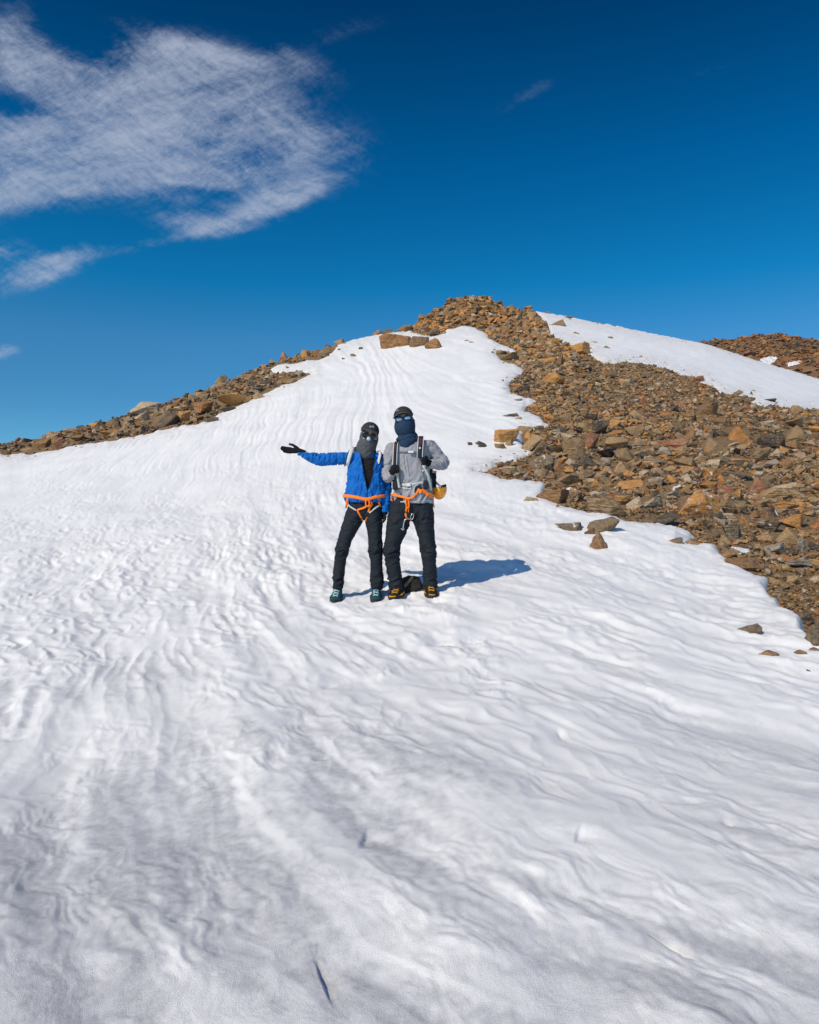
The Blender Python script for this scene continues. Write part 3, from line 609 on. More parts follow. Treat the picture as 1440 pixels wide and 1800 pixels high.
# cx, cy, w, h, tint, kind, tilt, material, label, group, short name used in other labels
HERO = [
 (891, 766, 45, 24, 'orange', 'block', 0, 0, 'orange-brown block sitting in the snow inlet left of the scree', G_EDGE, 'orange block in the snow inlet'),
 (896, 777, 16, 13, 'tan', 'wedge', 0, 0, 'small tan stone tucked under the orange-brown block', G_EDGE, None),
 (934, 778, 38, 31, 'tan', 'wedge', -8, 0, 'tan slanted boulder with dark right side at the snow inlet', G_EDGE, 'tan slanted boulder'),
 (847, 781, 24, 11, 'dark', 'wedge', 0, 0, 'low dark grey stone alone in the snow right of the hikers', G_EDGE, None),
 (826, 780, 10, 5, 'dark', 'block', 0, 0, 'tiny dark stone left of the low dark grey stone in the snow', G_EDGE, None),
 (880, 784, 22, 10, 'brown', 'block', 0, 0, 'low brown stone below the orange-brown block on the snow', G_EDGE, None),
 (922, 756, 30, 13, 'tan', 'slab', 12, 0, 'tan slab above the orange-brown block at the snow inlet', G_EDGE, None),
 (948, 753, 20, 10, 'greyb', 'block', 0, 0, 'grey stone just right of the tan slab at the inlet', G_EDGE, None),
 (1009, 787, 38, 38, 'brown', 'brick', 0, 0, 'big square brown boulder standing upright in the lower scree', G_SCR, 'square brown boulder'),
 (1028, 807, 44, 25, 'dark', 'pyramid', 0, 0, 'dark grey triangular boulder below the square brown boulder', G_SCR, 'dark triangular boulder'),
 (952, 811, 52, 28, 'greyb', 'wedge', -12, 1, 'grey slab streaked with white at the lower scree tip', G_SCR, 'white-streaked grey slab'),
 (980, 820, 28, 20, 'umber', 'pyramid', 0, 0, 'brown pointed stone in front of the white-streaked grey slab', G_SCR, None),
 (1084, 777, 46, 23, 'tan', 'dome', 0, 0, 'broad tan boulder right of the square brown boulder', G_SCR, 'broad tan boulder'),
 (1040, 774, 26, 28, 'red', 'block', 0, 0, 'reddish brown boulder between the square brown and broad tan ones', G_SCR, None),
 (1056, 750, 30, 24, 'black', 'block', 0, 0, 'dark boulder above the reddish brown one', G_SCR, None),
 (972, 873, 60, 26, 'umber', 'dome', 0, 0, 'rounded brown boulder at the snow edge below the scree tip', G_SCR, 'rounded brown boulder at the snow edge'),
 (1066, 889, 70, 36, 'tan', 'block', 0, 2, 'tan boulder with dark bands at the lower snow edge', G_SCR, 'dark-banded tan boulder'),
 (1090, 874, 36, 24, 'orange', 'block', 0, 2, 'orange and black boulder leaning on the dark-banded tan boulder', G_SCR, None),
 (932, 877, 26, 9, 'pale', 'slab', 18, 0, 'thin pale slab tilted in the snow left of the rounded boulder', G_EDGE, None),
 (1000, 925, 48, 15, 'greyb', 'slab', 10, 1, 'flat stone with white crust lying on the snow', G_EDGE, 'white-crusted flat stone'),
 (1036, 933, 22, 12, 'dark', 'block', 0, 0, 'dark stone between the white-crusted flat stone and the pyramid', G_EDGE, None),
 (1057, 921, 54, 26, 'greyb', 'slab', 4, 0, 'flat grey-tan slab on the snow behind the brown pyramid', G_EDGE, 'flat grey-tan slab'),
 (1050, 950, 40, 29, 'umber', 'pyramid', 0, 0, 'brown pyramid-shaped stone standing on the snow', G_EDGE, 'brown pyramid stone'),
 (1114, 885, 26, 25, 'pale', 'dome', 0, 0, 'pale rounded boulder right of the dark-banded tan boulder', G_SCR, None),
 (1146, 884, 50, 30, 'pale', 'wedge', -14, 2, 'pale banded slab leaning up in the lower scree', G_SCR, 'leaning pale slab'),
 (1110, 852, 64, 20, 'orange', 'dome', 0, 0, 'long low orange-tan boulder above the dark-banded one', G_SCR, 'long orange-tan boulder'),
 (1232, 886, 84, 50, 'orange', 'block', 16, 1, 'largest orange boulder, streaked with white, in the lower scree', G_SCR, 'white-streaked orange boulder'),
 (1272, 892, 44, 28, 'brown', 'block', 8, 0, 'brown boulder against the right side of the white-streaked orange one', G_SCR, None),
 (1250, 906, 40, 16, 'black', 'wedge', 0, 0, 'black wedge under the white-streaked orange boulder', G_SCR, None),
 (1283, 910, 26, 17, 'pale', 'block', 0, 0, 'pale stone at the right foot of the orange boulder', G_SCR, 'pale foot stone'),
 (1171, 911, 50, 25, 'dark', 'wedge', 5, 0, 'dark boulder left of the white-streaked orange boulder', G_SCR, 'dark boulder by the orange one'),
 (1354, 774, 48, 26, 'black', 'dome', 0, 0, 'big black-sided boulder high in the scree near the right edge', G_SCR, 'black-sided boulder'),
 (1392, 780, 34, 15, 'umber', 'block', 0, 0, 'brown boulder right of the big black-sided one', G_SCR, None),
 (1185, 779, 46, 18, 'red', 'wedge', 10, 0, 'rust-red slab in the middle of the scree', G_SCR, 'rust-red slab'),
 (1330, 853, 40, 27, 'red', 'pyramid', 0, 0, 'dark red-brown pointed boulder right of centre in the scree', G_SCR, 'red-brown pointed boulder'),
 (1358, 867, 58, 19, 'tan', 'dome', 0, 0, 'low rounded tan boulder in front of the red-brown pointed one', G_SCR, 'low tan boulder'),
 (1376, 855, 40, 14, 'pale', 'slab', 22, 0, 'pale slab tilted behind the low rounded tan boulder', G_SCR, None),
 (1296, 837, 58, 17, 'dark', 'slab', 0, 2, 'long dark layered slab in the middle scree', G_SCR, 'long dark slab'),
 (1268, 812, 32, 19, 'greyb', 'dome', 0, 0, 'grey-brown rounded boulder above the long dark slab', G_SCR, None),
 (1302, 811, 46, 13, 'orange', 'slab', -4, 0, 'flat orange-tan stone above the long dark slab', G_SCR, None),
 (1376, 887, 54, 11, 'orange', 'slab', 0, 0, 'flat orange slab below the low rounded tan boulder', G_SCR, None),
 (1354, 896, 26, 18, 'black', 'pyramid', 0, 1, 'black pointed stone with white marks below the low tan boulder', G_SCR, None),
 (1300, 887, 36, 12, 'greyb', 'slab', 0, 1, 'flat grey stone right of the white-streaked orange boulder', G_SCR, None),
 (1381, 939, 44, 26, 'tan', 'pyramid', 0, 0, 'tan and orange pointed boulder at the lower right', G_SCR, 'tan and orange pointed boulder'),
 (1409, 957, 25, 27, 'grey', 'block', 0, 0, 'grey upright block right of the tan and orange pointed boulder', G_SCR, 'grey upright block'),
 (1352, 925, 48, 16, 'dark', 'slab', 4, 1, 'dark slab dusted white above the tan and orange pointed boulder', G_SCR, None),
 (1286, 936, 36, 29, 'greyb', 'block', 0, 2, 'mottled grey boulder below the pale foot stone', G_SCR, 'mottled grey boulder'),
 (1304, 991, 64, 22, 'umber', 'dome', 0, 0, 'broad flat brown boulder at the snow edge, lower right', G_SCR, 'broad flat brown boulder'),
 (1282, 972, 34, 18, 'brown', 'wedge', 10, 0, 'brown wedge above the broad flat brown boulder', G_SCR, None),
 (1404, 987, 42, 19, 'grey', 'wedge', 0, 2, 'grey stone below the grey upright block', G_SCR, None),
 (1408, 1004, 18, 12, 'greyb', 'block', 0, 0, 'small grey-brown stone under the grey one near the right edge', G_SCR, None),
 (1361, 961, 40, 18, 'grey', 'wedge', -10, 0, 'pale grey slanted stone left of the grey upright block', G_SCR, None),
 (1413, 1083, 34, 22, 'greyb', 'dome', 0, 2, 'rounded grey boulder in gravel at the right edge', G_SCR, None),
 (1436, 1112, 34, 40, 'greyb', 'dome', 0, 0, 'rounded boulder cut by the right edge beside the snow', G_SCR, None),
 (1394, 1018, 22, 14, 'tan', 'block', 0, 0, 'tan stone in the gravel above the rounded grey boulder', G_SCR, None),
 (1434, 1015, 26, 10, 'pale', 'slab', 6, 0, 'pale flat slab at the right edge in the gravel', G_SCR, None),
 (1366, 1022, 24, 11, 'tan', 'slab', 0, 0, 'flat tan stone at the gravel edge of the snow', G_SCR, None),
 (1319, 1104, 34, 15, 'greyb', 'wedge', 0, 0, 'angular grey-brown stone alone on the snow at lower right', G_EDGE, None),
 (1351, 1149, 36, 9, 'brown', 'slab', 4, 0, 'flat brown stone sunk in the snow, left of the pair', G_EDGE, None),
 (1406, 1147, 30, 10, 'greyb', 'dome', 0, 0, 'flat grey-brown stone sunk in the snow, right of the pair', G_EDGE, None),
 (1429, 1141, 20, 6, 'brown', 'slab', 8, 0, 'thin brown sliver of stone in the snow at the right edge', G_EDGE, None),
 (1422, 1179, 10, 4, 'dark', 'block', 0, 0, 'tiny dark pebble in the snow, lowest at the right edge', G_EDGE, None),
 (1188, 949, 23, 10, 'greyb', 'wedge', 0, 0, 'small grey-brown stone at the snow edge left of the gravel', G_EDGE, None),
 (1215, 953, 26, 8, 'tan', 'slab', 0, 0, 'small flat tan stone just right of the small grey-brown one', G_EDGE, None),
 (980, 889, 6, 4, 'brown', 'block', 0, 0, 'tiny brown pebble in the snow below the rounded boulder', G_EDGE, None),
 (899, 729, 30, 6, 'greyb', 'slab', 0, 0, 'long thin grey slab on the snow left of the scree', G_EDGE, None),
 (911, 735, 14, 4, 'tan', 'slab', 0, 0, 'thin tan slab just below the long thin grey one', G_EDGE, None),
 (911, 702, 15, 4, 'tan', 'slab', 0, 0, 'small flat tan stone on the snow above the long thin slab', G_EDGE, None),
 (696, 600, 58, 25, 'rust', 'brick', 0, 2, 'big square orange-brown block on the snow under the summit', G_TOP, 'square block under the summit'),
 (737, 602, 36, 18, 'umber', 'brick', 0, 2, 'rust-brown block joining the two big summit blocks', G_TOP, None),
 (763, 604, 34, 21, 'rust', 'dome', 0, 2, 'rounded orange-brown block right of the square one under the summit', G_TOP, None),
 (711, 576, 31, 14, 'umber', 'dome', 0, 0, 'dark brown rounded boulder on the skyline left of the summit', G_TOP, None),
 (680, 582, 27, 9, 'greyb', 'block', 0, 0, 'grey-brown boulder on the skyline above the square block', G_TOP, None),
 (661, 583, 12, 8, 'red', 'dome', 0, 0, 'small red-brown boulder on the skyline snow', G_TOP, None),
 (840, 545, 17, 10, 'black', 'block', 0, 0, 'dark square block in the summit crag', G_TOP, 'dark block in the crag'),
 (795, 545, 14, 7, 'dark', 'block', 0, 0, 'dark block on the left side of the summit crag', G_TOP, None),
 (764, 584, 20, 13, 'dark', 'block', 0, 0, 'dark block at the foot of the summit crag', G_TOP, None),
 (1020, 611, 41, 20, 'orange', 'block', 4, 0, 'orange-brown boulder at the left edge of the right snowfield', G_TOP, 'boulder at the right snowfield'),
 (962, 633, 36, 13, 'orange', 'slab', 3, 0, 'long orange slab in the scree below the summit', G_SCR, 'long orange slab'),
 (984, 637, 18, 11, 'umber', 'block', 0, 0, 'brown block touching the right end of the long orange slab', G_SCR, None),
 (973, 664, 42, 19, 'orange', 'dome', 0, 0, 'large orange boulder in the upper scree below the orange slab', G_SCR, 'large orange upper boulder'),
 (980, 567, 27, 15, 'brown', 'wedge', 0, 0, 'brown outcrop stone on top of the right snowfield', G_TOP, None),
 (1012, 586, 13, 6, 'brown', 'dome', 0, 0, 'small brown stone on the right snowfield near its top', G_TOP, None),
 (1042, 603, 17, 4, 'rust', 'slab', 0, 0, 'thin flat rusty stone on the right snowfield', G_TOP, None),
 (1073, 594, 9, 5, 'umber', 'dome', 0, 0, 'small brown stone highest right on the right snowfield', G_TOP, None),
 (1067, 611, 12, 6, 'greyb', 'dome', 0, 0, 'small grey stone lowest on the right snowfield', G_TOP, None),
 (1228, 665, 20, 11, 'red', 'dome', 0, 0, 'red-brown boulder at the lower edge of the right snowfield', G_SCR, None),
 (1216, 666, 12, 10, 'umber', 'block', 0, 0, 'dark brown boulder touching the red-brown one by the snowfield', G_SCR, None),
 (1296, 691, 20, 13, 'brown', 'wedge', 12, 0, 'slanted brown stone at the lower edge of the right snowfield', G_SCR, None),
 (1320, 690, 6, 6, 'dark', 'pyramid', 0, 0, 'tiny dark pointed stone on the right snowfield', G_EDGE, None),
 (1353, 702, 28, 5, 'dark', 'slab', 0, 0, 'thin dark stone strip lying on the right snowfield', G_EDGE, None),
 (252, 714, 60, 22, 'pale', 'dome', -12, 0, 'smooth pale domed boulder on the left ridge skyline', G_RDG, 'pale domed boulder'),
 (290, 735, 46, 28, 'dark', 'dome', 0, 0, 'big dark grey rounded boulder on the left ridge', G_RDG, 'big dark ridge boulder'),
 (324, 731, 24, 20, 'orange', 'dome', 0, 0, 'orange boulder right of the big dark one on the ridge', G_RDG, None),
 (186, 761, 25, 9, 'orange', 'slab', 0, 0, 'flat orange stone in the left ridge below the skyline', G_RDG, 'flat orange ridge stone'),
 (49, 792, 26, 11, 'tan', 'slab', -8, 0, 'tan slab at the snow edge at far left', G_RDG, 'tan slab at far left'),
 (74, 780, 34, 18, 'umber', 'wedge', 0, 0, 'brown boulder above the tan slab at far left', G_RDG, None),
 (102, 779, 18, 20, 'red', 'block', 0, 0, 'reddish boulder in the left part of the ridge', G_RDG, None),
 (406, 704, 54, 22, 'orange', 'wedge', 14, 0, 'large flat orange boulder at the right end of the ridge', G_RDG, 'large flat orange boulder'),
 (457, 696, 27, 13, 'tan', 'dome', 0, 0, 'tan boulder at the snow edge right of the flat orange one', G_RDG, 'tan boulder by the snow edge'),
 (400, 720, 27, 10, 'dark', 'wedge', 0, 0, 'dark wedge below the large flat orange boulder', G_RDG, None),
 (371, 739, 26, 12, 'greyb', 'wedge', 0, 0, 'grey-brown wedge at the snow edge below the orange boulder', G_RDG, None),
 (509, 669, 28, 12, 'tan', 'dome', 0, 0, 'tan boulder on the rocky tongue reaching into the snow', G_RDG, 'tan boulder on the tongue'),
 (499, 622, 15, 11, 'red', 'pyramid', 0, 0, 'red-brown boulder standing out on the upper ridge skyline', G_RDG, 'red-brown skyline boulder'),
 (538, 621, 19, 13, 'orange', 'block', 0, 0, 'orange block on the upper left ridge', G_RDG, None),
 (554, 620, 13, 9, 'rust', 'block', 0, 0, 'rust block right of the orange block on the upper ridge', G_RDG, None),
 (571, 624, 19, 9, 'greyb', 'dome', 0, 0, 'grey boulder at the snow edge on the upper ridge', G_RDG, None),
 (597, 600, 22, 10, 'tan', 'block', 0, 0, 'tan block on the upper ridge skyline beside the snow', G_RDG, None),
 (388, 664, 24, 12, 'tan', 'wedge', -14, 0, 'tan slanted boulder on the ridge skyline', G_RDG, None),
 (621, 624, 11, 4, 'brown', 'block', 0, 0, 'small brown stone on the upper snow under the skyline', G_EDGE, None),
 (634, 612, 8, 3, 'dark', 'slab', 0, 0, 'tiny dark stone high on the snow near the skyline', G_EDGE, None),
 (604, 630, 6, 2.5, 'dark', 'slab', 0, 0, 'tiny flat dark stone lowest on the upper snow', G_EDGE, None),
 (820, 600, 9, 4, 'umber', 'slab', 0, 0, 'brown stone on the snow strip under the summit', G_TOP, None),
 (831, 603, 14, 3.5, 'brown', 'slab', 4, 0, 'thin brown slab below the stone on the summit snow strip', G_TOP, None),
 (891, 627, 40, 14, 'brown', 'block', 8, 0, 'brown outcrop on the snow edge left of the upper scree', G_TOP, 'outcrop left of the upper scree'),
]
LAND = []
for (cx, cy, w, h, tn, kd, tl, mt, lb, gp, short) in HERO:
    stone(cx, cy, w, h, T[tn], kd, lb, gp, mat=(M_ROCK, M_ROCKW, M_ROCKB)[mt], tilt=tl, cuts=4 if w > 38 else 3, name='boulder' if w > 17 else 'stone', cat='boulder' if w > 17 else 'stone')
    if short: LAND.append((cx, cy, short))

# medium boulders, still each a thing of its own; they are told apart by colour, shape and the nearest landmark
COLW = [(.07, 'black'), (.18, 'dark grey'), (.30, 'grey-brown'), (.42, 'brown'), (.54, 'tan'), (.66, 'dark brown'), (.74, 'rust-brown'), (.81, 'orange-brown'), (.88, 'red-brown'), (.965, 'pale'), (1.1, 'light grey')]
SHW = {'block': 'blocky', 'brick': 'square', 'slab': 'flat', 'dome': 'rounded', 'pyramid': 'pointed', 'wedge': 'slanted'}
TINTS = np.array([.03, .12, .24, .36, .36, .36, .47, .47, .47, .47, .60, .60, .70, .77, .77, .84, .93, .93, 1.0, .10])
def scatter_medium(target):
    out = []; r = np.random.default_rng(11); tries = 0
    while len(out) < target and tries < 60000:
        tries += 1
        z = r.uniform()
        if z < .30: cx = r.uniform(5, 590); lo = np.interp(cx, SKY_PX, SKY_PY); cy = r.uniform(lo - 2, lo + 55); s = r.lognormal(math.log(20), .30)
        elif z < .38: cx = r.uniform(735, 960); cy = r.uniform(520, 640); s = r.lognormal(math.log(16), .25)
        elif z < .50: cx = r.uniform(870, 1330); cy = r.uniform(600, 730); s = r.lognormal(math.log(12.5), .22)
        else: cx = r.uniform(860, 1450); cy = r.uniform(715, 1000); s = r.lognormal(math.log(27), .38)
        sky = np.interp(cx, _g, _skyf)
        kd = ['block', 'slab', 'dome', 'wedge', 'pyramid', 'block', 'wedge'][r.integers(7)]
        hh = s * {'block': .62, 'slab': .36, 'dome': .55, 'wedge': .5, 'pyramid': .68}[kd]
        if cy + hh * .5 < sky + 3: continue
        d = float(dist_at(cx, cy + hh * .5)[0]); x = (cx - 720) / FPX * d; zz = (900 - cy - hh * .5) / FPX * d
        if any(snow_sd(np.array([x + q * s / FPX * d]), np.array([d]), np.array([zz]))[0] > -2.5 for q in (-.4, .4)): continue
        if any(abs(cx - a) < (s + w_) * .40 and abs(cy - b) < (hh + h_) * .42 for a, b, w_, h_ in USED_XY): continue
        if cy > 925 and r.uniform() < .82: continue
        USED_XY.append((cx, cy, s, hh)); out.append((cx, cy, s, hh, kd, float(TINTS[r.integers(len(TINTS))]), r.uniform(-14, 14)))
    return out
MED = scatter_medium(292 - len(HERO))
desc = []
for (cx, cy, s, hh, kd, tn, tl) in MED:
    best = min(LAND, key=lambda q: (q[0] - cx) ** 2 + ((q[1] - cy) * 1.5) ** 2)
    dx = cx - best[0]; dy = cy - best[1]
    dr = ('right of' if dx > 0 else 'left of') if abs(dx) > 1.6 * abs(dy) else ('below' if dy > 0 else 'above')
    col = next(n for t, n in COLW if tn < t)
    desc.append([f"{col} {SHW[kd]}", dr, best[2], math.hypot(dx, dy), cx])
ORD = ['nearest', 'second nearest', 'third nearest', 'fourth nearest', 'fifth nearest', 'sixth nearest', 'seventh nearest']
for i, (cx, cy, s, hh, kd, tn, tl) in enumerate(MED):
    same = sorted([d_[3] for d_ in desc if d_[:3] == desc[i][:3]])
    what = 'boulder' if s > 17 else 'stone'
    lb = f"{desc[i][0]} {what} {desc[i][1]} the {desc[i][2]}"
    if len(same) > 1: lb += f", {ORD[min(same.index(desc[i][3]), 6)]}"
    gp = G_RDG if cx < 620 else (G_TOP if cy < 600 and cx < 1000 else G_SCR)
    stone(cx, cy, s, hh, tn, kd, lb, gp, name=what, cat=what, tilt=tl, cuts=2, seed=int(cx * 31 + cy), amp=.08, mat=(M_ROCK, M_ROCKB, M_ROCKW)[0 if i % 6 else (1 if i % 12 else 2)])
    USED_XY.pop()

# the countless smaller stones: one object
def build_scree():
    r = np.random.default_rng(5)
    P = []
    def add(n, x0, x1, y0, y1, med, sig, smin, smax):
        cx = r.uniform(x0, x1, n); cy = r.uniform(y0, y1, n); P.append(np.stack([cx, cy, np.exp(r.normal(math.log(med), sig, n)), np.full(n, smin), np.full(n, smax)], 1))
    add(20000, -260, 620, 580, 860, .26, .5, 3.0, 18)          # left ridge
    add(7000, 700, 1010, 515, 660, .62, .5, 3.5, 16)          # summit crag
    add(24000, 840, 1700, 600, 760, .105, .62, 2.3, 15)         # upper scree
    add(17000, 820, 1750, 720, 905, .085, .85, 2.2, 24); add(1500, 1000, 1750, 915, 1010, .09, .7, 2.6, 26)        # middle
    add(24000, 1050, 1750, 890, 1300, .022, .65, 2.0, 22)      # near gravel
    add(10000, 830, 1750, 740, 900, .05, .5, 2.6, 12)
    A = np.concatenate(P)
    cx, cy, s, smin, smax = A.T
    sky = np.interp(cx, _g, _skyf)
    ok = cy > sky - 4; cx, cy, s, smin, smax, sky = [a[ok] for a in (cx, cy, s, smin, smax, sky)]
    over = cy < sky + 1.0
    d = dist_at(cx, np.maximum(cy, sky + .6)); D = np.interp(cx, _g, _ds)
    d = np.where(over | (d > .97 * D), D * r.uniform(.96, 1.12, len(d)), d)
    x = (cx - 720) / FPX * d; z = hill(x, d); sd = snow_sd(x, d, z)
    spx = np.clip(s * FPX / d, smin, smax); s = spx / FPX * d
    keep = (sd < 1.5 - spx * .35) | ((sd < 9) & (r.uniform(size=len(sd)) < .07) & (spx < 8))
    # a few pebbles melted out on the snow near the margins
    x, d, z, s, sd, cx, cy, spx = [a[keep] for a in (x, d, z, s, sd, cx, cy, spx)]
    HB = np.array([(h_[0], h_[1], h_[2], h_[3]) for h_ in HERO] + [m_[:4] for m_ in MED if m_[2] > 20])
    hit = np.zeros(len(x), bool)
    for (a, b, w_, h_) in HB:                       # nothing buries the big stones
        hit |= (((cx - a) / (w_ * .5 + spx * .25)) ** 2 + ((cy - b) / (h_ * .55 + spx * .2)) ** 2 < 1) & (cy > b - h_ * .3)
    x, d, z, s, sd, cx, cy, spx = [a[~hit] for a in (x, d, z, s, sd, cx, cy, spx)]
    zz, _ = stone_z(x, d); zz = np.maximum(zz, np.where(sd > 0, snow_top(x, d), -99) - s * .1) if True else zz
    n = len(x)
    pick = r.integers(0, len(SIMPLE), n)
    base_t = TINTS[r.integers(0, len(TINTS), n)]
    # colours drift over the hill: rusty crag, browner middle, paler foreground
    rusty = sstep(670, 560, cy) * (cx > 700); mid = (r.uniform(size=n) < .5)
    base_t = np.where((r.uniform(size=n) < .75 * rusty), r.choice([.70, .60, .77, .74, .36], n), base_t)
    base_t = np.where((cx < 620) & (r.uniform(size=n) < .45), r.choice([.06, .12, .18, .36, .60, .47], n), base_t)
    base_t = np.clip(base_t + r.normal(0, .02, n), 0, 1)
    tot_v = []; tot_f = []; tot_t = []; off = 0
    yaw = r.uniform(0, 2 * math.pi, n); t1 = r.normal(0, .32, n); t2 = r.normal(0, .32, n)
    ca, sa = np.cos(yaw), np.sin(yaw)
    sx = s * .5 * r.uniform(.75, 1.2, n); sy = s * .5 * r.uniform(.6, 1.0, n); sz = s * .5 * r.uniform(.32, .75, n)
    for k, (V, F) in enumerate(SIMPLE):
        ids = np.nonzero(pick == k)[0]
        if not len(ids): continue
        W = V[None] * np.stack([sx, sy, sz], 1)[ids][:, None, :]
        X = W[..., 0] * ca[ids, None] - W[..., 1] * sa[ids, None]; Y = W[..., 0] * sa[ids, None] + W[..., 1] * ca[ids, None]; Z = W[..., 2]
        Y2 = Y * np.cos(t1[ids, None]) - Z * np.sin(t1[ids, None]); Z = Y * np.sin(t1[ids, None]) + Z * np.cos(t1[ids, None])
        X2 = X * np.cos(t2[ids, None]) + Z * np.sin(t2[ids, None]); Z = -X * np.sin(t2[ids, None]) + Z * np.cos(t2[ids, None])
        lift = (sz[ids] * r.uniform(-.25, .75, len(ids)))[:, None]
        W = np.stack([X2 + x[ids, None], Y2 + d[ids, None], Z + zz[ids, None] + lift], -1)
        tot_v.append(W.reshape(-1, 3)); tot_t.append(np.repeat(base_t[ids], len(V)))
        tot_f.append((F[None] + (off + np.arange(len(ids)) * len(V))[:, None, None]).reshape(-1, 3)); off += len(ids) * len(V)
    ob = link_mesh('scree', np.concatenate(tot_v), tris=np.concatenate(tot_f), smooth=False, mat=M_ROCK, attrs={'tint': np.concatenate(tot_t)})
    q = PEAK_PTS[r.integers(0, len(PEAK_PTS), 9500)]; tv = []; tf = []; tt = []; off = 0
    for p_ in q:
        V, F_ = SIMPLE[r.integers(28)]; k_ = math.exp(r.normal(math.log(.34), .55))
        W = V @ rotx(r.normal() * .4).T @ rotz(r.uniform(0, 6.28)).T * [k_, k_, k_ * .6] + p_ + [0, -.2, k_ * .1]
        tv.append(W); tf.append(F_ + off); off += len(V); tt.append(np.full(len(V), r.choice([.03, .08, .36, .60, .60, .66, .70, .84, .84, .12])))
    pr_ = link_mesh('peak_rubble', np.concatenate(tv), tris=np.concatenate(tf), smooth=False, mat=M_ROCK, attrs={'tint': np.concatenate(tt)})
    pr_['kind'] = 'stuff'; pr_['label'] = 'rusty brown rubble covering the distant peak at far right'; pr_['category'] = 'rubble'
    ob['kind'] = 'stuff'; ob['label'] = 'loose brown and grey scree of countless small broken stones'; ob['category'] = 'scree'
    print('scree stones', n, 'medium', len(MED), 'hero', len(HERO))
build_scree()

# ------------------------------------------------------------------ people (built in photo pixels at their distance, then scaled to metres)
from mathutils.bvhtree import BVHTree
DP = float(dist_at(690, 1051)[0]); KP = DP / FPX
DZ = 0.0
def to_w(V):
    V = np.asarray(V, float); return np.stack([(V[:, 0] - 720) * KP, DP + (V[:, 1] + DZ) * KP, (900 + V[:, 2]) * KP], 1)   # local: x = px, y = depth, z = -py
def fabric(name, col, rough=.85, bump=.4, scale=220, sheen=0.0, heather=0.0, spec=.25):
    m = bpy.data.materials.new(name); m.use_nodes = True; g = NT(m.node_tree)
    out = g.n('ShaderNodeOutputMaterial'); b = g.n('ShaderNodeBsdfPrincipled')
    tc = g.n('ShaderNodeTexCoord').outputs['Object']
    n = g.noise(tc, scale, 3, .6); n2 = g.noise(tc, 18, 5, .6)
    c = g.mix(g.maprange(n2, .3, .7, 0, .35), col, tuple(x * .72 for x in col))
    if heather: c = g.mix(g.maprange(n, .42, .60, 0, heather), c, tuple(min(1, x * 1.9 + .01) for x in col))
    g.set(b, 'Base Color', c); g.set(b, 'Roughness', rough); g.set(b, 'Specular IOR Level', spec)
    if sheen: g.set(b, 'Sheen Weight', sheen)
    bp = g.n('ShaderNodeBump', ins={'Height': g.m('ADD', n, g.m('MULTIPLY', n2, 1.2)), 'Strength': bump, 'Distance': .004}); g.set(b, 'Normal', bp.outputs[0])
    g.t.links.new(b.outputs[0], out.inputs[0]); return m
def plain(name, col, rough=.5, metal=0.0, spec=.5, coat=0):
    m = bpy.data.materials.new(name); m.use_nodes = True; g = NT(m.node_tree)
    out = g.n('ShaderNodeOutputMaterial'); b = g.n('ShaderNodeBsdfPrincipled')
    tc = g.n('ShaderNodeTexCoord').outputs['Object']
    c = g.mix(g.maprange(g.noise(tc, 40, 4, .6), .35, .7, 0, .3), col, tuple(x * .8 for x in col))
    g.set(b, 'Base Color', c); g.set(b, 'Roughness', rough); g.set(b, 'Metallic', metal); g.set(b, 'Specular IOR Level', spec); g.set(b, 'Coat Weight', coat)
    g.t.links.new(b.outputs[0], out.inputs[0]); return m
F = dict(
 blue=fabric('blue_shell_fabric', (.0015, .115, .43), .7, .35, 160, spec=.2), black=fabric('black_fabric', (.010, .010, .012), .9), glove=fabric('black_knit', (.008, .008, .010), .95),
 trouser=fabric('charcoal_trouser_fabric', (.010, .0145, .021), .75, .5), grey=fabric('grey_pullover_fabric', (.27, .275, .30), .9, .4, 260, heather=.15), greyd=fabric('slate_panel_fabric', (.15, .17, .20), .9),
 gaiterg=fabric('grey_fleece', (.075, .08, .088), .95, .5), gaiterb=fabric('navy_heather_knit', (.012, .030, .062), .95, .6, 200, heather=.55), cap=fabric('charcoal_cap_fabric', (.028, .030, .036), .8),
 edge=fabric('grey_brim_highlight', (.10, .105, .115), .7), skin=fabric('skin', (.66, .38, .29), .5, .1), orange=fabric('orange_webbing', (.95, .22, .02), .7, .3), rust=fabric('red_orange_webbing', (.55, .08, .02), .7), white=fabric('white_webbing', (.60, .62, .62), .8),
 sage=fabric('pale_grey_green_webbing', (.42, .46, .43), .8), maroon=fabric('maroon_mesh', (.10, .022, .025), .9), navy=fabric('navy_pack_fabric', (.014, .017, .028), .7), lgrey=fabric('light_grey_pack_fabric', (.50, .51, .50), .8),
 hair=fabric('dark_hair', (.02, .014, .010), .7), teal=fabric('teal_boot_upper', (.010, .052, .07), .7), bootblk=fabric('black_boot_upper', (.012, .012, .013), .7), yellow=fabric('yellow_lace', (.62, .29, .02), .7), lightlace=fabric('pale_teal_lace', (.45, .66, .66), .7),
 rubber=plain('black_rubber', (.012, .012, .012), .7), frame=plain('black_frame', (.008, .008, .01), .3), lensb=plain('black_lens', (.006, .007, .009), .18, 0, .35, 0), lensm=plain('mirror_lens', (.28, .36, .46), .05, 1.0),
 helmet=plain('yellow_orange_helmet_shell', (.95, .35, .012), .3, 0, .5, .4), metal=plain('grey_metal', (.5, .51, .52), .3, 1.0), silver=plain('pale_plastic', (.6, .62, .62), .4), patch=fabric('pale_blue_nose_cover', (.42, .55, .68), .6))

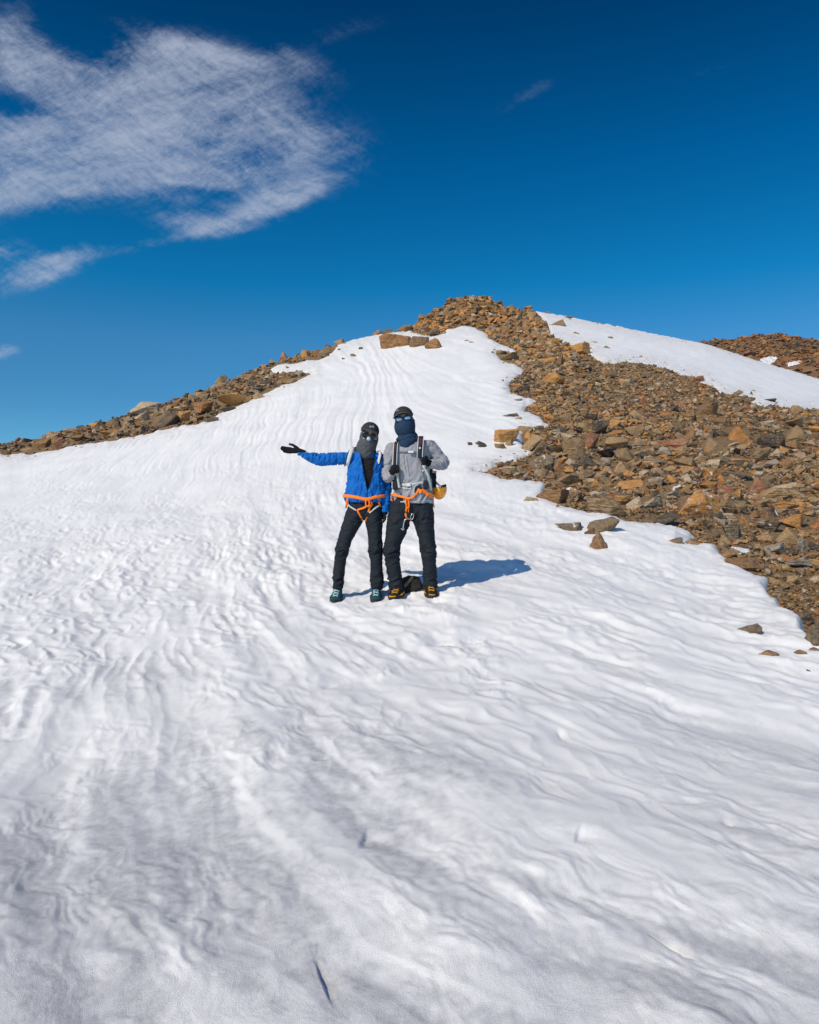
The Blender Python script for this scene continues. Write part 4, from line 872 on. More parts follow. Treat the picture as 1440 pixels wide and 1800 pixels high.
def tube_raw(pts, seg=14):
    """pts: (x, depth, py, rx, ry) -> closed loft with rounded ends"""
    P = np.array([[p[0], p[1], -p[2]] for p in pts], float); R = np.array([[p[3], p[4] if len(p) > 4 else p[3]] for p in pts], float)
    # smooth the path
    n = len(P); Tn = np.gradient(P, axis=0) if n > 2 else np.repeat((P[1:] - P[:1]), 2, 0)
    Tn /= np.maximum(np.linalg.norm(Tn, axis=1, keepdims=True), 1e-9)
    def frame(t):
        ref = np.array([0, 1.0, 0]) if abs(t[1]) < .75 else np.array([0, 0, 1.0])
        b = ref - t * (ref @ t); b /= np.linalg.norm(b); a = np.cross(t, b); return a, b
    rings = []
    def ring(c, t, rx, ry):
        a, b = frame(t); th = np.linspace(0, 2 * math.pi, seg, endpoint=False)
        rings.append(c + np.outer(np.cos(th) * rx, a) + np.outer(np.sin(th) * ry, b))
    for s_ in (.95, .75, .45): ring(P[0] - Tn[0] * min(R[0]) * s_ * .8, Tn[0], R[0, 0] * math.sqrt(1 - s_ * s_), R[0, 1] * math.sqrt(1 - s_ * s_))
    for i in range(n): ring(P[i], Tn[i], *R[i])
    for s_ in (.45, .75, .95): ring(P[-1] + Tn[-1] * min(R[-1]) * s_ * .8, Tn[-1], R[-1, 0] * math.sqrt(1 - s_ * s_), R[-1, 1] * math.sqrt(1 - s_ * s_))
    V = np.concatenate(rings); m = len(rings); Q = []
    for i in range(m - 1):
        for j in range(seg): Q.append((i * seg + j, i * seg + (j + 1) % seg, (i + 1) * seg + (j + 1) % seg, (i + 1) * seg + j))
    return V, Q, [list(range(seg))[::-1], list(range((m - 1) * seg, m * seg))]
def crs(pts, k=4):
    """Catmull-Rom resampling of control rows"""
    A = np.array(pts, float); n = len(A)
    if n < 3: return [tuple(A[0] + (A[1] - A[0]) * t) for t in np.linspace(0, 1, k + 1)]
    E = np.vstack([2 * A[0] - A[1], A, 2 * A[-1] - A[-2]]); out = []
    for i in range(1, n):
        p0, p1, p2, p3 = E[i - 1], E[i], E[i + 1], E[i + 2]
        for t in np.linspace(0, 1, k, endpoint=False):
            out.append(.5 * ((2 * p1) + (-p0 + p2) * t + (2 * p0 - 5 * p1 + 4 * p2 - p3) * t * t + (-p0 + 3 * p1 - 3 * p2 + p3) * t ** 3))
    out.append(A[-1]); return [tuple(o) for o in out]
def ell_raw(c, r, tilt=0.0, yaw=0.0, seg=20, rings=12):
    th = np.linspace(0, math.pi, rings + 1)[1:-1]; ph = np.linspace(0, 2 * math.pi, seg, endpoint=False)
    V = [[0, 0, 1]] + [[math.sin(t) * math.cos(p), math.sin(t) * math.sin(p), math.cos(t)] for t in th for p in ph] + [[0, 0, -1]]
    V = np.array(V) * r; V = V @ rotz(yaw).T @ roty(tilt).T + [c[0], c[1], -c[2]]
    Q = []; T3 = []; m = len(th)
    for j in range(seg):
        T3.append((0, 1 + j, 1 + (j + 1) % seg)); T3.append((len(V) - 1, 1 + (m - 1) * seg + (j + 1) % seg, 1 + (m - 1) * seg + j))
        for i in range(m - 1): Q.append((1 + i * seg + j, 1 + (i + 1) * seg + j, 1 + (i + 1) * seg + (j + 1) % seg, 1 + i * seg + (j + 1) % seg))
    return V, Q + T3, []
def Tt(pts, seg=14, k=4): return tube_raw(crs([(p if len(p) == 5 else (*p, p[-1])) for p in pts], k), seg)
def E(c, r, tilt=0.0, yaw=0.0): return ell_raw(c, r, tilt, yaw)
def box_raw(c, r, tilt=0.0, yaw=0.0, bev=.25):
    V, Q, C = ell_raw((0, 0, 0), (1, 1, 1), 0, 0, 24, 16)
    V = np.sign(V) * np.abs(V) ** .28; V = V / np.abs(V).max(0) * r
    return V @ rotz(yaw).T @ roty(tilt).T + [c[0], c[1], -c[2]], Q, C
def B(c, r, tilt=0.0, yaw=0.0): return box_raw(c, r, tilt, yaw)
def merge_me(prims):
    V = []; Fc = []; o = 0
    for v, q, c in prims:
        V.append(v); Fc += [tuple(i + o for i in f) for f in list(q) + list(c)]; o += len(v)
    me = bpy.data.meshes.new('tmp'); me.from_pydata(np.concatenate(V).tolist(), [], Fc); me.update(); return me
def ev(me, mods):
    ob = bpy.data.objects.new('tmp', me); sc.collection.objects.link(ob)
    for typ, kw in mods:
        md = ob.modifiers.new('m', typ)
        for k_, v in kw.items(): setattr(md, k_, v)
    dg = bpy.context.evaluated_depsgraph_get(); r = bpy.data.meshes.new_from_object(ob.evaluated_get(dg))
    bpy.data.objects.remove(ob); return r
def remesh(prims, vox=1.0, sm=4, fac=.5):
    """one continuous surface from overlapping lofts"""
    me = ev(merge_me(prims), [('REMESH', dict(mode='VOXEL', voxel_size=vox)), ('SMOOTH', dict(factor=fac, iterations=sm))])
    return arrays(me)
def arrays(me):
    V = np.empty(len(me.vertices) * 3); me.vertices.foreach_get('co', V); V = V.reshape(-1, 3)
    N = np.empty(len(me.vertices) * 3); me.vertices.foreach_get('normal', N); N = N.reshape(-1, 3)
    return V, [tuple(p.vertices) for p in me.polygons], N
def fold(V, N, amp, lam, ang=0.0, seed=0, stretch=3.0, region=None):
    """cloth folds: ridged noise pushed along the normal"""
    c, s_ = math.cos(ang), math.sin(ang); a = (V[:, 0] * c + V[:, 2] * s_) / (lam * stretch); b = (-V[:, 0] * s_ + V[:, 2] * c) / lam; d = V[:, 1] / (lam * 1.6)
    w = pn3(a * 1.3 + seed, b * .5, d, seed) * .8
    n = pn3(a + seed, b + w, d, seed + 1); n = 1 - 2.2 * np.abs(n); n = n + .5 * pn3(a * 2, b * 2 + w, d * 2, seed + 2)
    r = 1 if region is None else region
    return V + N * (amp * n * r)[:, None]
def put(name, V, faces, mat, parent, smooth=True, org=None):
    W = to_w(V) - np.array(parent.location if parent is not None and parent.type == 'EMPTY' else (0, 0, 0)) if parent is not None else to_w(V)
    if parent is not None and parent.type != 'EMPTY': W = to_w(V) - np.array(ROOTLOC[parent.name])
    me = bpy.data.meshes.new(name); me.from_pydata(W.tolist(), [], faces); me.polygons.foreach_set('use_smooth', [smooth] * len(faces)); me.materials.append(mat); me.update()
    ob = bpy.data.objects.new(name, me); sc.collection.objects.link(ob)
    if parent is not None:
        ob.parent = parent; ROOTLOC[ob.name] = tuple(parent.location) if parent.type == 'EMPTY' else ROOTLOC[parent.name]
    return ob
ROOTLOC = {}
def putp(name, prims, mat, parent, smooth=True):
    V = []; Fc = []; o = 0
    for v, q, c in prims:
        V.append(v); Fc += [tuple(i + o for i in f) for f in list(q) + list(c)]; o += len(v)
    return put(name, np.concatenate(V), Fc, mat, parent, smooth)
def root(name, x, dz, py, label, cat, group=None):
    o = bpy.data.objects.new(name, None); sc.collection.objects.link(o)
    w = to_w([[x, dz, -py]])[0]; o.location = w; o.empty_display_size = .2; o['label'] = label; o['category'] = cat
    if group: o['group'] = group
    return o
def bvh_of(V, faces): return BVHTree.FromPolygons([tuple(v) for v in V], faces)
def front(bv, x, py, default=0.0, side=-1):
    h = bv.ray_cast(Vector((x, side * 200, -py)), Vector((0, -side, 0)))
    return h[0].y if h[0] is not None else default
def ribbon(path, w, bv, lift=1.0, th=.9, side=-1, dflt=0.0, k=5, dens=1.2):
    """webbing laid on a surface; path = (px, py[, depth]) ; the depth comes from the surface under it unless given"""
    A = crs([tuple(p[:2]) + ((p[2] if len(p) > 2 else 1e6),) for p in path], 1) if False else path
    pts = []
    for i in range(len(A) - 1):
        p, q = A[i], A[i + 1]; n = max(2, int(math.hypot(q[0] - p[0], q[1] - p[1]) / dens))
        for t in np.linspace(0, 1, n, endpoint=(i == len(A) - 2)):
            x = p[0] + (q[0] - p[0]) * t; y = p[1] + (q[1] - p[1]) * t
            if len(p) > 2 and len(q) > 2: d = p[2] + (q[2] - p[2]) * t
            else: d = None
            pts.append([x, y, d])
    last = dflt
    for p in pts:
        if p[2] is None:
            last = front(bv, p[0], p[1], last, side); p[2] = last
            p[2] += side * lift
    D = np.array(pts, float)
    kk = np.array([1, 2, 3, 2, 1.]) / 9
    if len(D) > 6:
        for c in (0, 1, 2): D[:, c] = np.convolve(np.pad(D[:, c], 2, 'edge'), kk, 'valid')
    C = np.stack([D[:, 0], D[:, 2], -D[:, 1]], 1); t = np.gradient(C, axis=0); t /= np.maximum(np.linalg.norm(t, axis=1, keepdims=True), 1e-6)
    out = np.array([0, float(side), 0]); V = []
    for i in range(len(C)):
        n_ = out - t[i] * (out @ t[i]); nn = np.linalg.norm(n_); n_ = n_ / nn if nn > .2 else np.array([0, 0, 1.0])
        s_ = np.cross(t[i], n_); s_ /= max(np.linalg.norm(s_), 1e-6); ww = w if np.isscalar(w) else w[0] + (w[1] - w[0]) * i / len(C)
        V += [C[i] + s_ * ww / 2, C[i] + s_ * ww * .35 + n_ * th, C[i] - s_ * ww * .35 + n_ * th, C[i] - s_ * ww / 2, C[i] - n_ * th * .8]
    V = np.array(V); Q = []
    for i in range(len(C) - 1):
        for j in range(5): Q.append((i * 5 + j, i * 5 + (j + 1) % 5, i * 5 + 5 + (j + 1) % 5, i * 5 + 5 + j))
    return V, Q, [[4, 3, 2, 1, 0], list(range(len(C) * 5 - 5, len(C) * 5))]
def belt_ring(bv, cx, cdz, f_py, w, lift=1.2, th=1.0, a0=0, a1=360, step=6):
    """a belt all the way round the waist; f_py gives its height for each px"""
    C = []; Ns = []
    for a in np.arange(a0, a1 + .1, step):
        r = math.radians(a); dv = np.array([math.cos(r), -math.sin(r), 0])     # a=0 right, 90 towards the camera
        py = f_py(cx + 28 * dv[0]); o = Vector((cx, cdz, -py)) + Vector(dv) * 120
        h = bv.ray_cast(o, Vector(-dv)); d = (h[0] - Vector((cx, cdz, -py))).length if h[0] is not None else 28
        C.append(np.array([cx, cdz, -py]) + dv * (d + lift)); Ns.append(dv)
    C = np.array(C); Ns = np.array(Ns); V = []
    for p, n_ in zip(C, Ns):
        for dz_, o in ((w / 2, 0), (w * .3, th), (-w * .3, th), (-w / 2, 0), (0, -th)): V.append(p + n_ * o + np.array([0, 0, dz_]))
    Q = []
    full = abs(a1 - a0 - 360) < 1; m = len(C) - (1 if full else 0)
    for i in range(m if full else m - 1):
        i2 = (i + 1) % m
        for j in range(5): Q.append((i * 5 + j, i * 5 + (j + 1) % 5, i2 * 5 + (j + 1) % 5, i2 * 5 + j))
    return np.array(V), Q, [] if full else [[4, 3, 2, 1, 0], list(range(len(C) * 5 - 5, len(C) * 5))]
def ring3(c, rx, rz, r, n=18, tilt=0.0):
    """small closed ring (carabiner, buckle) standing in the picture plane"""
    a = np.linspace(0, 2 * math.pi, n + 1); P = [(c[0] + rx * math.cos(t) * math.cos(tilt) - rz * math.sin(t) * math.sin(tilt), c[1], c[2] - (rx * math.cos(t) * math.sin(tilt) + rz * math.sin(t) * math.cos(tilt)), r, r) for t in a]
    return tube_raw(P, 6)

def ground_row(x, dz):
    """photo row (at the figure's own scale) of the snow under a point"""
    w = to_w([[x, dz, 0]])[0]; return 900 - float(snow_top(w[0], w[1])[0]) / KP
def hand(wr, dirv, up, thumb_side, L=20, r=1.75, curl=.25, spread=.16, palm=(5.2, 2.8)):
    """open hand: palm + four unequal jointed fingers + thumb from the side of the palm. wr=(x,dz,py); vectors in local x,y,z"""
    w = np.array([wr[0], wr[1], -wr[2]]); d = np.array(dirv, float); d /= np.linalg.norm(d); u = np.array(up, float); u -= d * (u @ d); u /= np.linalg.norm(u)
    s_ = np.cross(d, u) * thumb_side                      # towards the thumb
    pr = []
    def T_(P, R): pr.append(tube_raw([(p[0], p[1], -p[2], q, q) for p, q in zip(P, R)], 8))
    def flat(P, RX, RY):                                  # palm: wide across s_, thin along u
        rings = []; th = np.linspace(0, 2 * math.pi, 14, endpoint=False)
        for p, a, b in zip(P, RX, RY): rings.append(p + np.outer(np.cos(th) * a, s_) + np.outer(np.sin(th) * b, u))
        V = np.concatenate(rings); m = len(rings); Q = [(i * 14 + j, i * 14 + (j + 1) % 14, (i + 1) * 14 + (j + 1) % 14, (i + 1) * 14 + j) for i in range(m - 1) for j in range(14)]
        pr.append((V, Q, [list(range(14))[::-1], list(range((m - 1) * 14, m * 14))]))
    pl = L * .5
    flat([w - d * 3, w, w + d * pl * .4, w + d * pl * .85, w + d * pl * 1.02], [3.3, 3.4, palm[0] * .92, palm[0], palm[0] * .8], [2.6, 2.6, palm[1], palm[1] * .85, palm[1] * .6])
    for i, (o, ln) in enumerate([(.75, .92), (.26, 1.0), (-.24, .95), (-.72, .76)]):
        b = w + d * pl * .9 + s_ * o * palm[0] * .98; fl = L * .5 * ln
        dd = d + s_ * (o * spread); dd /= np.linalg.norm(dd); P = [b]; ang = curl * (1 + .15 * i)
        for j, q in enumerate((.45, .32, .25)):
            a = ang * (j + .4); P.append(P[-1] + (dd * math.cos(a) + u * math.sin(a)) * fl * q)
        T_(P, [r * 1.05, r, r * .93, r * .8])
    b = w + d * pl * .25 + s_ * palm[0] * .7
    T_([b, b + (d * .7 + s_ * .55 + u * .10) * L * .15, b + (d * 1.0 + s_ * .70 + u * .15) * L * .25, b + (d * 1.25 + s_ * .62 + u * .15) * L * .33], [r * 1.5, r * 1.35, r * 1.15, r * .95])
    return pr
def fist(c, fwd, up, s=1.0, thumb=1):
    """hand closed round a strap: knuckle block, four curled fingers, thumb over them. c=(x,dz,py)"""
    c = np.array([c[0], c[1], -c[2]]); f = np.array(fwd, float); f /= np.linalg.norm(f); u = np.array(up, float); u -= f * (u @ f); u /= np.linalg.norm(u); s_ = np.cross(f, u)
    pr = []
    L = lambda a, b, d_: c + (f * a + u * b + s_ * d_) * s
    V, Q, C = ell_raw((0, 0, 0), (1, 1, 1)); V = V * 1.0
    pr.append((c + (V[:, :1] * f * 6.2 + V[:, 1:2] * u * 7.0 + V[:, 2:] * s_ * 4.2) * s, Q, C))
    for i, o in enumerate((5.2, 1.9, -1.6, -4.9)):
        ln = (1, 1.06, 1.0, .85)[i]
        P = [L(1, o, -2.5), L(5.2 * ln, o, -4.8), L(7.0 * ln, o, -6.6), L(4.2, o * .96, -8.2), L(.8, o * .93, -7.6)]
        pr.append(tube_raw(crs([(p[0], p[1], -p[2], q * s, q * s) for p, q in zip(P, (2.0, 2.05, 1.9, 1.75, 1.5))], 3), 8))
    P = [L(-3, 5.2, -1), L(0, 8.0, -4.2), L(3.0, 7.0, -7.6), L(4.8, 4.6, -9.4)]
    pr.append(tube_raw(crs([(p[0], p[1], -p[2], q * s, q * s) for p, q in zip(P, (2.6, 2.3, 2.0, 1.6))], 3), 8))
    return pr
def head_prims(c, r, tilt, s=1.0):
    """skull, jaw, nose, brow, lips and ears"""
    R = roty(tilt)
    def q(x, y, z): v = R @ np.array([x * s, y * s, z * s]); return (c[0] + v[0], c[1] + v[1], c[2] - v[2])
    rx, ry, rz = r
    pr = [E(c, (rx, ry, rz * .80), tilt), E(q(0, -1.5, -rz * .42), (rx * .76, ry * .80, rz * .56), tilt), E(q(0, 2.5, rz * .1), (rx * .98, ry * .95, rz * .72), tilt)]
    pr += [Tt([(*q(0, -ry * .93, rz * .10), 1.5), (*q(0, -ry * 1.04, -rz * .10), 1.7), (*q(0, -ry * 1.16, -rz * .24), 2.0)], 8), E(q(0, -ry * .93, rz * .16), (rx * .62, 1.9, 1.6), tilt)]
    pr += [E(q(0, -ry * .98, -rz * .50), (3.4, 1.6, .9), tilt), E(q(0, -ry * .97, -rz * .58), (3.0, 1.7, 1.0), tilt), E(q(0, -ry * .86, -rz * .86), (3.6, 3, 2.6), tilt)]
    for sgn in (-1, 1): pr.append(E(q(sgn * rx * .99, 1.5, -.5), (1.3, 2.6, 4.4), tilt)); pr.append(E(q(sgn * rx * .45, -ry * .78, 0), (2.6, 2.4, 1.8), tilt))
    return pr
def boot(parent, ax, adz, hem, toe, heel, wid, upper, lacem, label):
    """hiking boot standing on the snow; toe / heel = (x, dz)"""
    gt = ground_row(*toe) ; gh = ground_row(*heel)
    T_, H_ = np.array([toe[0], toe[1]]), np.array([heel[0], heel[1]])
    def P(t, up, side=0.0):
        p = H_ + (T_ - H_) * t; g_ = gh + (gt - gh) * t; dn = (T_ - H_) / np.linalg.norm(T_ - H_); return (p[0] - dn[1] * side, p[1] + dn[0] * side, g_ - up)
    L = np.linalg.norm(T_ - H_)
    rows = [(.06, 7.5, .70, 6.5), (.22, 8.5, .82, 8), (.42, 8.2, .84, 7.6), (.62, 7.0, .93, 6.6), (.80, 5.8, 1.0, 5.4), (.93, 4.8, .88, 4.4)]
    pr = [Tt([(*P(t, u), wid * .5 * w_, h_) for t, u, w_, h_ in rows], 16, 3), Tt([(*P(.22, 9), wid * .42, 8), (*P(.24, 16), wid * .40, 7.5), (ax, adz, hem - 3, wid * .40, 7.5)], 14, 3), Tt([(*P(.52, 9), wid * .34, 4), (*P(.40, 14), wid * .34, 5), (*P(.32, 20), wid * .33, 6)], 12, 3)]
    V, Fc, N = remesh(pr, .8, 3); ob = put('boot', V, Fc, upper, parent); ob['label'] = label
    n = 22; rim = []
    for i in range(n):
        a = 2 * math.pi * i / n; t = .5 + .54 * math.cos(a); w_ = math.sin(a) * wid * .53 * (1.0 if t > .5 else .88) * (1.06 if .6 < t < .95 else 1)
        rim.append((t, w_))
    top = [P(t, 4.6, w_) for t, w_ in rim]; mid = [P(t, 1.6, w_ * 1.06) for t, w_ in rim]; bot = [P(t, -1.8, w_ * 1.0) for t, w_ in rim]
    A = np.array([(x, y, -z) for x, y, z in top + mid + bot]); Q = [(k * n + i, k * n + (i + 1) % n, (k + 1) * n + (i + 1) % n, (k + 1) * n + i) for k in range(2) for i in range(n)]
    put('sole', A, Q + [list(range(n))[::-1], list(range(2 * n, 3 * n))], F['rubber'], ob, False)
    bv = bvh_of(V, Fc); la = []
    for j in range(5):
        t0 = .72 - j * .095; up = 10 + j * 2.9
        c = P(t0, up); x0 = c[0]; y = c[2] 
        for s_ in (-1, 1): la.append(ribbon([(x0 - s_ * wid * .26, y + 1.2), (x0, y), (x0 + s_ * wid * .26, y - 1.6)], 1.3, bv, .5, .6, dens=.8, dflt=c[1]))
    putp('laces', la, lacem, ob)
    putp('rand', [tube_raw([(*P(t, 5.2, w_), 1.0, 1.4) for t, w_ in rim + rim[:1]], 6)], lacem if lacem is F['yellow'] else F['rubber'], ob)
    return ob
def glasses(parent, c1, c2, r1, rz, lens, frame_m, tilt, round_, bv, arms=None):
    g0 = []; ang = tilt
    d = min(front(bv, c1[0], c1[1]), front(bv, c2[0], c2[1]), front(bv, (c1[0] + c2[0]) / 2, (c1[1] + c2[1]) / 2)) - .2
    for c in (c1, c2): g0.append(ring3((c[0], d, c[1]), r1 + .3, rz + .3, 1.25, 20, ang))
    g0.append(Tt([(c1[0] + r1 * .8, d, c1[1] - rz * .3, .7), ((c1[0] + c2[0]) / 2, d - .5, (c1[1] + c2[1]) / 2 - rz * .55, .8), (c2[0] - r1 * .8, d, c2[1] - rz * .3, .7)], 6))
    for c, s_ in ((c1, -1), (c2, 1)): g0.append(Tt([(c[0] + s_ * r1, d + .3, c[1] - rz * .35, .7), (c[0] + s_ * (r1 + 2.2), d + 5, c[1] - rz * .4, .7), (c[0] + s_ * (r1 + 3), d + 14, c[1] - rz * .3, .7)], 6))
    ob = putp('sunglasses', g0, frame_m, parent)
    for c in (c1, c2):
        V, Q, C = ell_raw((0, 0, 0), (r1, 1.1, rz)); 
        if not round_: V[:, 0] = np.sign(V[:, 0]) * np.abs(V[:, 0] / r1) ** .7 * r1; V[:, 2] = np.sign(V[:, 2]) * np.abs(V[:, 2] / rz) ** .75 * rz
        V = V @ roty(-ang).T + [c[0], d + .1, -c[1]]
        put('lens', V, Q, lens, ob)
    return ob
def shell_cut(V, Fc, cut, thick=1.0):
    """remove the faces whose centre satisfies cut, then give the cloth its thickness"""
    cen = np.array([V[list(f)].mean(0) for f in Fc]); m = ~cut(cen); F2 = [f for f, k_ in zip(Fc, m) if k_]
    me = bpy.data.meshes.new('tmp'); me.from_pydata(V.tolist(), [], F2); me.update()
    bm = bmesh.new(); bm.from_mesh(me); bmesh.ops.delete(bm, geom=[v for v in bm.verts if not v.link_faces], context='VERTS')
    for _ in range(6):                                   # relax the cut edge
        new = {}
        for v in bm.verts:
            if v.is_boundary:
                nb = [e.other_vert(v).co for e in v.link_edges if e.is_boundary]
                if len(nb) == 2: new[v] = (nb[0] + nb[1]) * .3 + v.co * .4
        for v, c in new.items(): v.co = c
    bm.to_mesh(me); bm.free()
    return arrays(ev(me, [('SOLIDIFY', dict(thickness=thick, offset=0.0))]))[:2]
def near_seg(V, a, b, r):
    a = np.array(a, float); b = np.array(b, float); P = V[:, [0, 2]] * [1, -1]; t = np.clip(((P - a) @ (b - a)) / ((b - a) @ (b - a)), 0, 1); return np.exp(-(np.linalg.norm(P - a - t[:, None] * (b - a), axis=1) / r) ** 2)

# ================================================================== the hiker in the blue jacket
def hiker_blue():
    R = root('person', 642, 0, ground_row(640, 0), 'hiker in blue jacket, grey balaclava and black cap, one arm stretched out', 'person')
    wL = (528, 2, 792.5); dL = (-1, -.12, .04)
    arm_l = [(621, 1, 803, 9, 9), (604, 1, 803, 8.2, 8.2), (583, 1, 806, 7.5, 7.5), (563, 0, 807.5, 7, 7), (545, 0, 801, 6, 6), (528, 2, 792.5, 4.2, 4.2)]
    arm_r = [(670, 4, 806, 9, 9), (677, 9, 824, 7.6, 7.6), (679.5, 9, 850, 7, 7), (679, 4, 872, 6, 6), (677.5, -4, 897, 4, 4)]
    leg_l = [(628, 2, 893, 15, 16), (617, 1, 925, 13.5, 14), (602.5, -2, 963, 9.5, 10), (597, 3, 998, 8.6, 9), (593.5, 6, 1034, 5.5, 6.5), (592.5, 2, 1044, 5.5, 8)]
    leg_r = [(657, 2, 893, 14, 16), (658, 1, 925, 13, 14), (660.5, -2, 963, 9.5, 10), (662, 3, 998, 8.6, 9), (662, 6, 1036, 5.5, 6.5), (662, 2, 1046, 5.5, 8)]
    torso = [(644, 2, 800, 12, 9), (644, 2, 808, 25, 12), (645, 2, 824, 26, 14), (644, 2, 848, 23, 13.5), (643, 2, 868, 25, 14), (643, 2, 888, 29, 16), (642, 2, 900, 26, 14)]
    hc = (650, 0, 767)
    handL = hand(wL, dL, (0, -.93, .37), 1, L=36, r=2.0, curl=.18, palm=(5.6, 2.8), spread=.06)
    handR = hand((677, -4, 897), (.02, -.1, -1), (-.9, -.4, 0), 1, L=27, r=1.6, curl=.42, spread=.05, palm=(4.8, 2.4))
    body = head_prims(hc, (13.2, 15, 23), .10) + [Tt([(649, 2, 782, 8.5, 9), (645, 3, 803, 9, 9.5)]), Tt(torso, 20), Tt([(*p[:3], p[3] * .72, p[4] * .72) for p in arm_l]), Tt([(*p[:3], p[3] * .72, p[4] * .72) for p in arm_r]), Tt([(*p[:3], p[3] * .8, p[4] * .8) for p in leg_l]), Tt([(*p[:3], p[3] * .8, p[4] * .8) for p in leg_r])]
    body += hand(wL, dL, (0, -.93, .37), 1, L=35, r=1.25, curl=.16, palm=(5, 2.0), spread=.10) + hand((677, -4, 897), (.02, -.1, -1), (-.9, -.4, 0), 1, L=26, r=1.15, curl=.42, spread=.05, palm=(4, 1.8))
    V, Fc, N = remesh(body, .8, 2); put('body', V, Fc, F['skin'], R)
    # dark shirt
    V, Fc, N = remesh([Tt([(644, 1, 795, 11, 10.5), (644, 1.5, 803, 18, 12), (644, 1, 824, 27, 16), (644, 1, 848, 24, 15.5), (643, 1, 868, 26, 16), (643, 1, 886, 30, 17)], 20)], 1.2, 3)
    V = fold(V, N, .5, 4, .3, 3); put('shirt', V, Fc, F['black'], R)
    # trousers
    t_l = [(629, 1, 890, 17, 18), (623, 1, 908, 17.5, 18), (616, 0, 925, 16, 16.5), (607, -2, 948, 13.5, 14), (602, -3, 965, 12.4, 12.5), (598.5, 0, 985, 11.4, 12), (595, 3, 1010, 10.6, 11.5), (593.5, 4, 1031, 10, 11.5)]
    t_r = [(656, 1, 890, 15.5, 18), (657, 1, 908, 16, 18), (658.5, 0, 925, 15, 16.5), (660, -2, 948, 13, 14), (660.5, -3, 965, 12.4, 12.5), (661.5, 0, 985, 11.8, 12), (662.5, 3, 1010, 11.4, 11.5), (662.5, 4, 1032, 10.9, 11.5)]
    slim = lambda L: [(*p[:3], p[3] - 1.0, p[4] - 1.0) for p in L]; t_l = slim(t_l); t_r = slim(t_r)
    V, Fc, N = remesh([Tt([(643, 1, 868, 27, 16), (643, 1, 886, 31, 18), (643, 1, 900, 30, 17)], 20), Tt(t_l, 18), Tt(t_r, 18)], 1.0, 4)
    rg = near_seg(V, (590, 966), (672, 966), 12) + near_seg(V, (590, 1020), (675, 1020), 14) + .6 * near_seg(V, (625, 912), (660, 912), 12)
    V = fold(V, N, 1.6, 6.0, .25, 5, 2.6, .3 + rg); V = fold(V, N, .7, 2.6, -.3, 6, 3, .3 + rg); put('trousers', V, Fc, F['trouser'], R)
    # jacket
    sl = [(622, 1, 801, 13, 12), (611, 1, 801, 14, 12), (599, 1, 803, 12.3, 11.5), (584, 1, 806.3, 10.2, 10), (572, 0, 808, 9.6, 9.6), (561, 0, 808.5, 9.2, 9.2), (549, 0, 804, 8, 8), (538, 1, 798.5, 6.6, 6.6), (529, 2, 794, 5.6, 5.6)]
    sr = [(668, 4, 808, 11, 12), (676, 9, 824, 8.8, 9.5), (679.5, 10, 845, 7.8, 8.5), (679.5, 6, 868, 7.4, 8.2), (678.5, 0, 885, 6.6, 7.4), (678, -4, 897.5, 5.8, 6.6)]
    tb = [(645, 2, 794, 13, 11), (644, 2, 798, 22, 13), (644, 1, 806, 30, 16), (645, 1, 824, 32.5, 18.5), (644, 1, 845, 32, 19), (642, 0, 862, 32.5, 19.5), (641, 0, 873, 34, 20), (640, 0, 881, 34, 20)]
    V, Fc, N = remesh([Tt(tb, 24), Tt(sl, 16), Tt(sr, 16)], 1.0, 3)
    rg = 1.2 * near_seg(V, (598, 808), (532, 796), 12) + .9 * near_seg(V, (679, 840), (678, 895), 9) + .35 + .4 * near_seg(V, (610, 860), (672, 860), 12)
    V = fold(V, N, 1.7, 3.8, 1.25, 11, 2.2, np.where(V[:, 0] < 606, rg, .35)); V = fold(V, N, 1.4, 4.4, .1, 12, 2.2, np.where(V[:, 0] > 670, rg, 0)); V = fold(V, N, 2.2, 6.0, 1.3, 14, 3.0, ((V[:, 0] > 606) & (V[:, 0] < 672)) * 1.0)
    FULL = bvh_of(V, Fc)
    def cut(c):
        x, y, p = c[:, 0], c[:, 1], -c[:, 2]
        l = np.interp(p, [796, 803, 834, 859, 864], [633, 635.5, 641.5, 646.3, 648]); r = np.interp(p, [796, 803, 834, 859, 864], [663, 660.5, 656, 649.5, 648])
        op = (y < 0) & (x > l) & (x < r) & (p < 864)
        return op | (p < 796) | ((p > 883) & (x < 672)) | (p > 900)
    V2, F2 = shell_cut(V, Fc, cut, 1.4); jk = put('jacket', V2, F2, F['blue'], R)
    putp('zip', [ribbon([(635, 801), (641, 834), (646.3, 860), (647.5, 880)], 1.2, FULL, .6, .7), ribbon([(661, 801), (656.5, 834), (650, 859)], 1.2, FULL, .6, .7)], F['navy'], jk)
    colr = []
    a = np.linspace(math.radians(-62), math.radians(242), 26); ring_o = []
    for k_, (rr, hh) in enumerate(((16, 803), (14.2, 797), (14.6, 793), (13.0, 794), (12.8, 803))):
        ring_o.append([(645.5 + rr * math.cos(t) * 1.12, 2 + rr * math.sin(t), -(hh - (2 if math.sin(t) > 0 else 0) + (3.0 if math.sin(t) < -.3 else 0))) for t in a])
    A = np.array(ring_o).reshape(-1, 3); n = 26; Q = [(k_ * n + i, k_ * n + i + 1, ((k_ + 1) % 5) * n + i + 1, ((k_ + 1) % 5) * n + i) for k_ in range(5) for i in range(n - 1)]
    put('collar', A, Q + [[k_ * n for k_ in range(5)], [k_ * n + n - 1 for k_ in range(5)][::-1]], F['blue'], jk)
    # lapel turned out on the right side
    putp('lapel', [ribbon([(664, 800, -12), (668, 806, -17), (663, 815, -19.5), (658, 828, -20)], (8, 2.5), FULL, 1, 1.0)], F['blue'], jk)
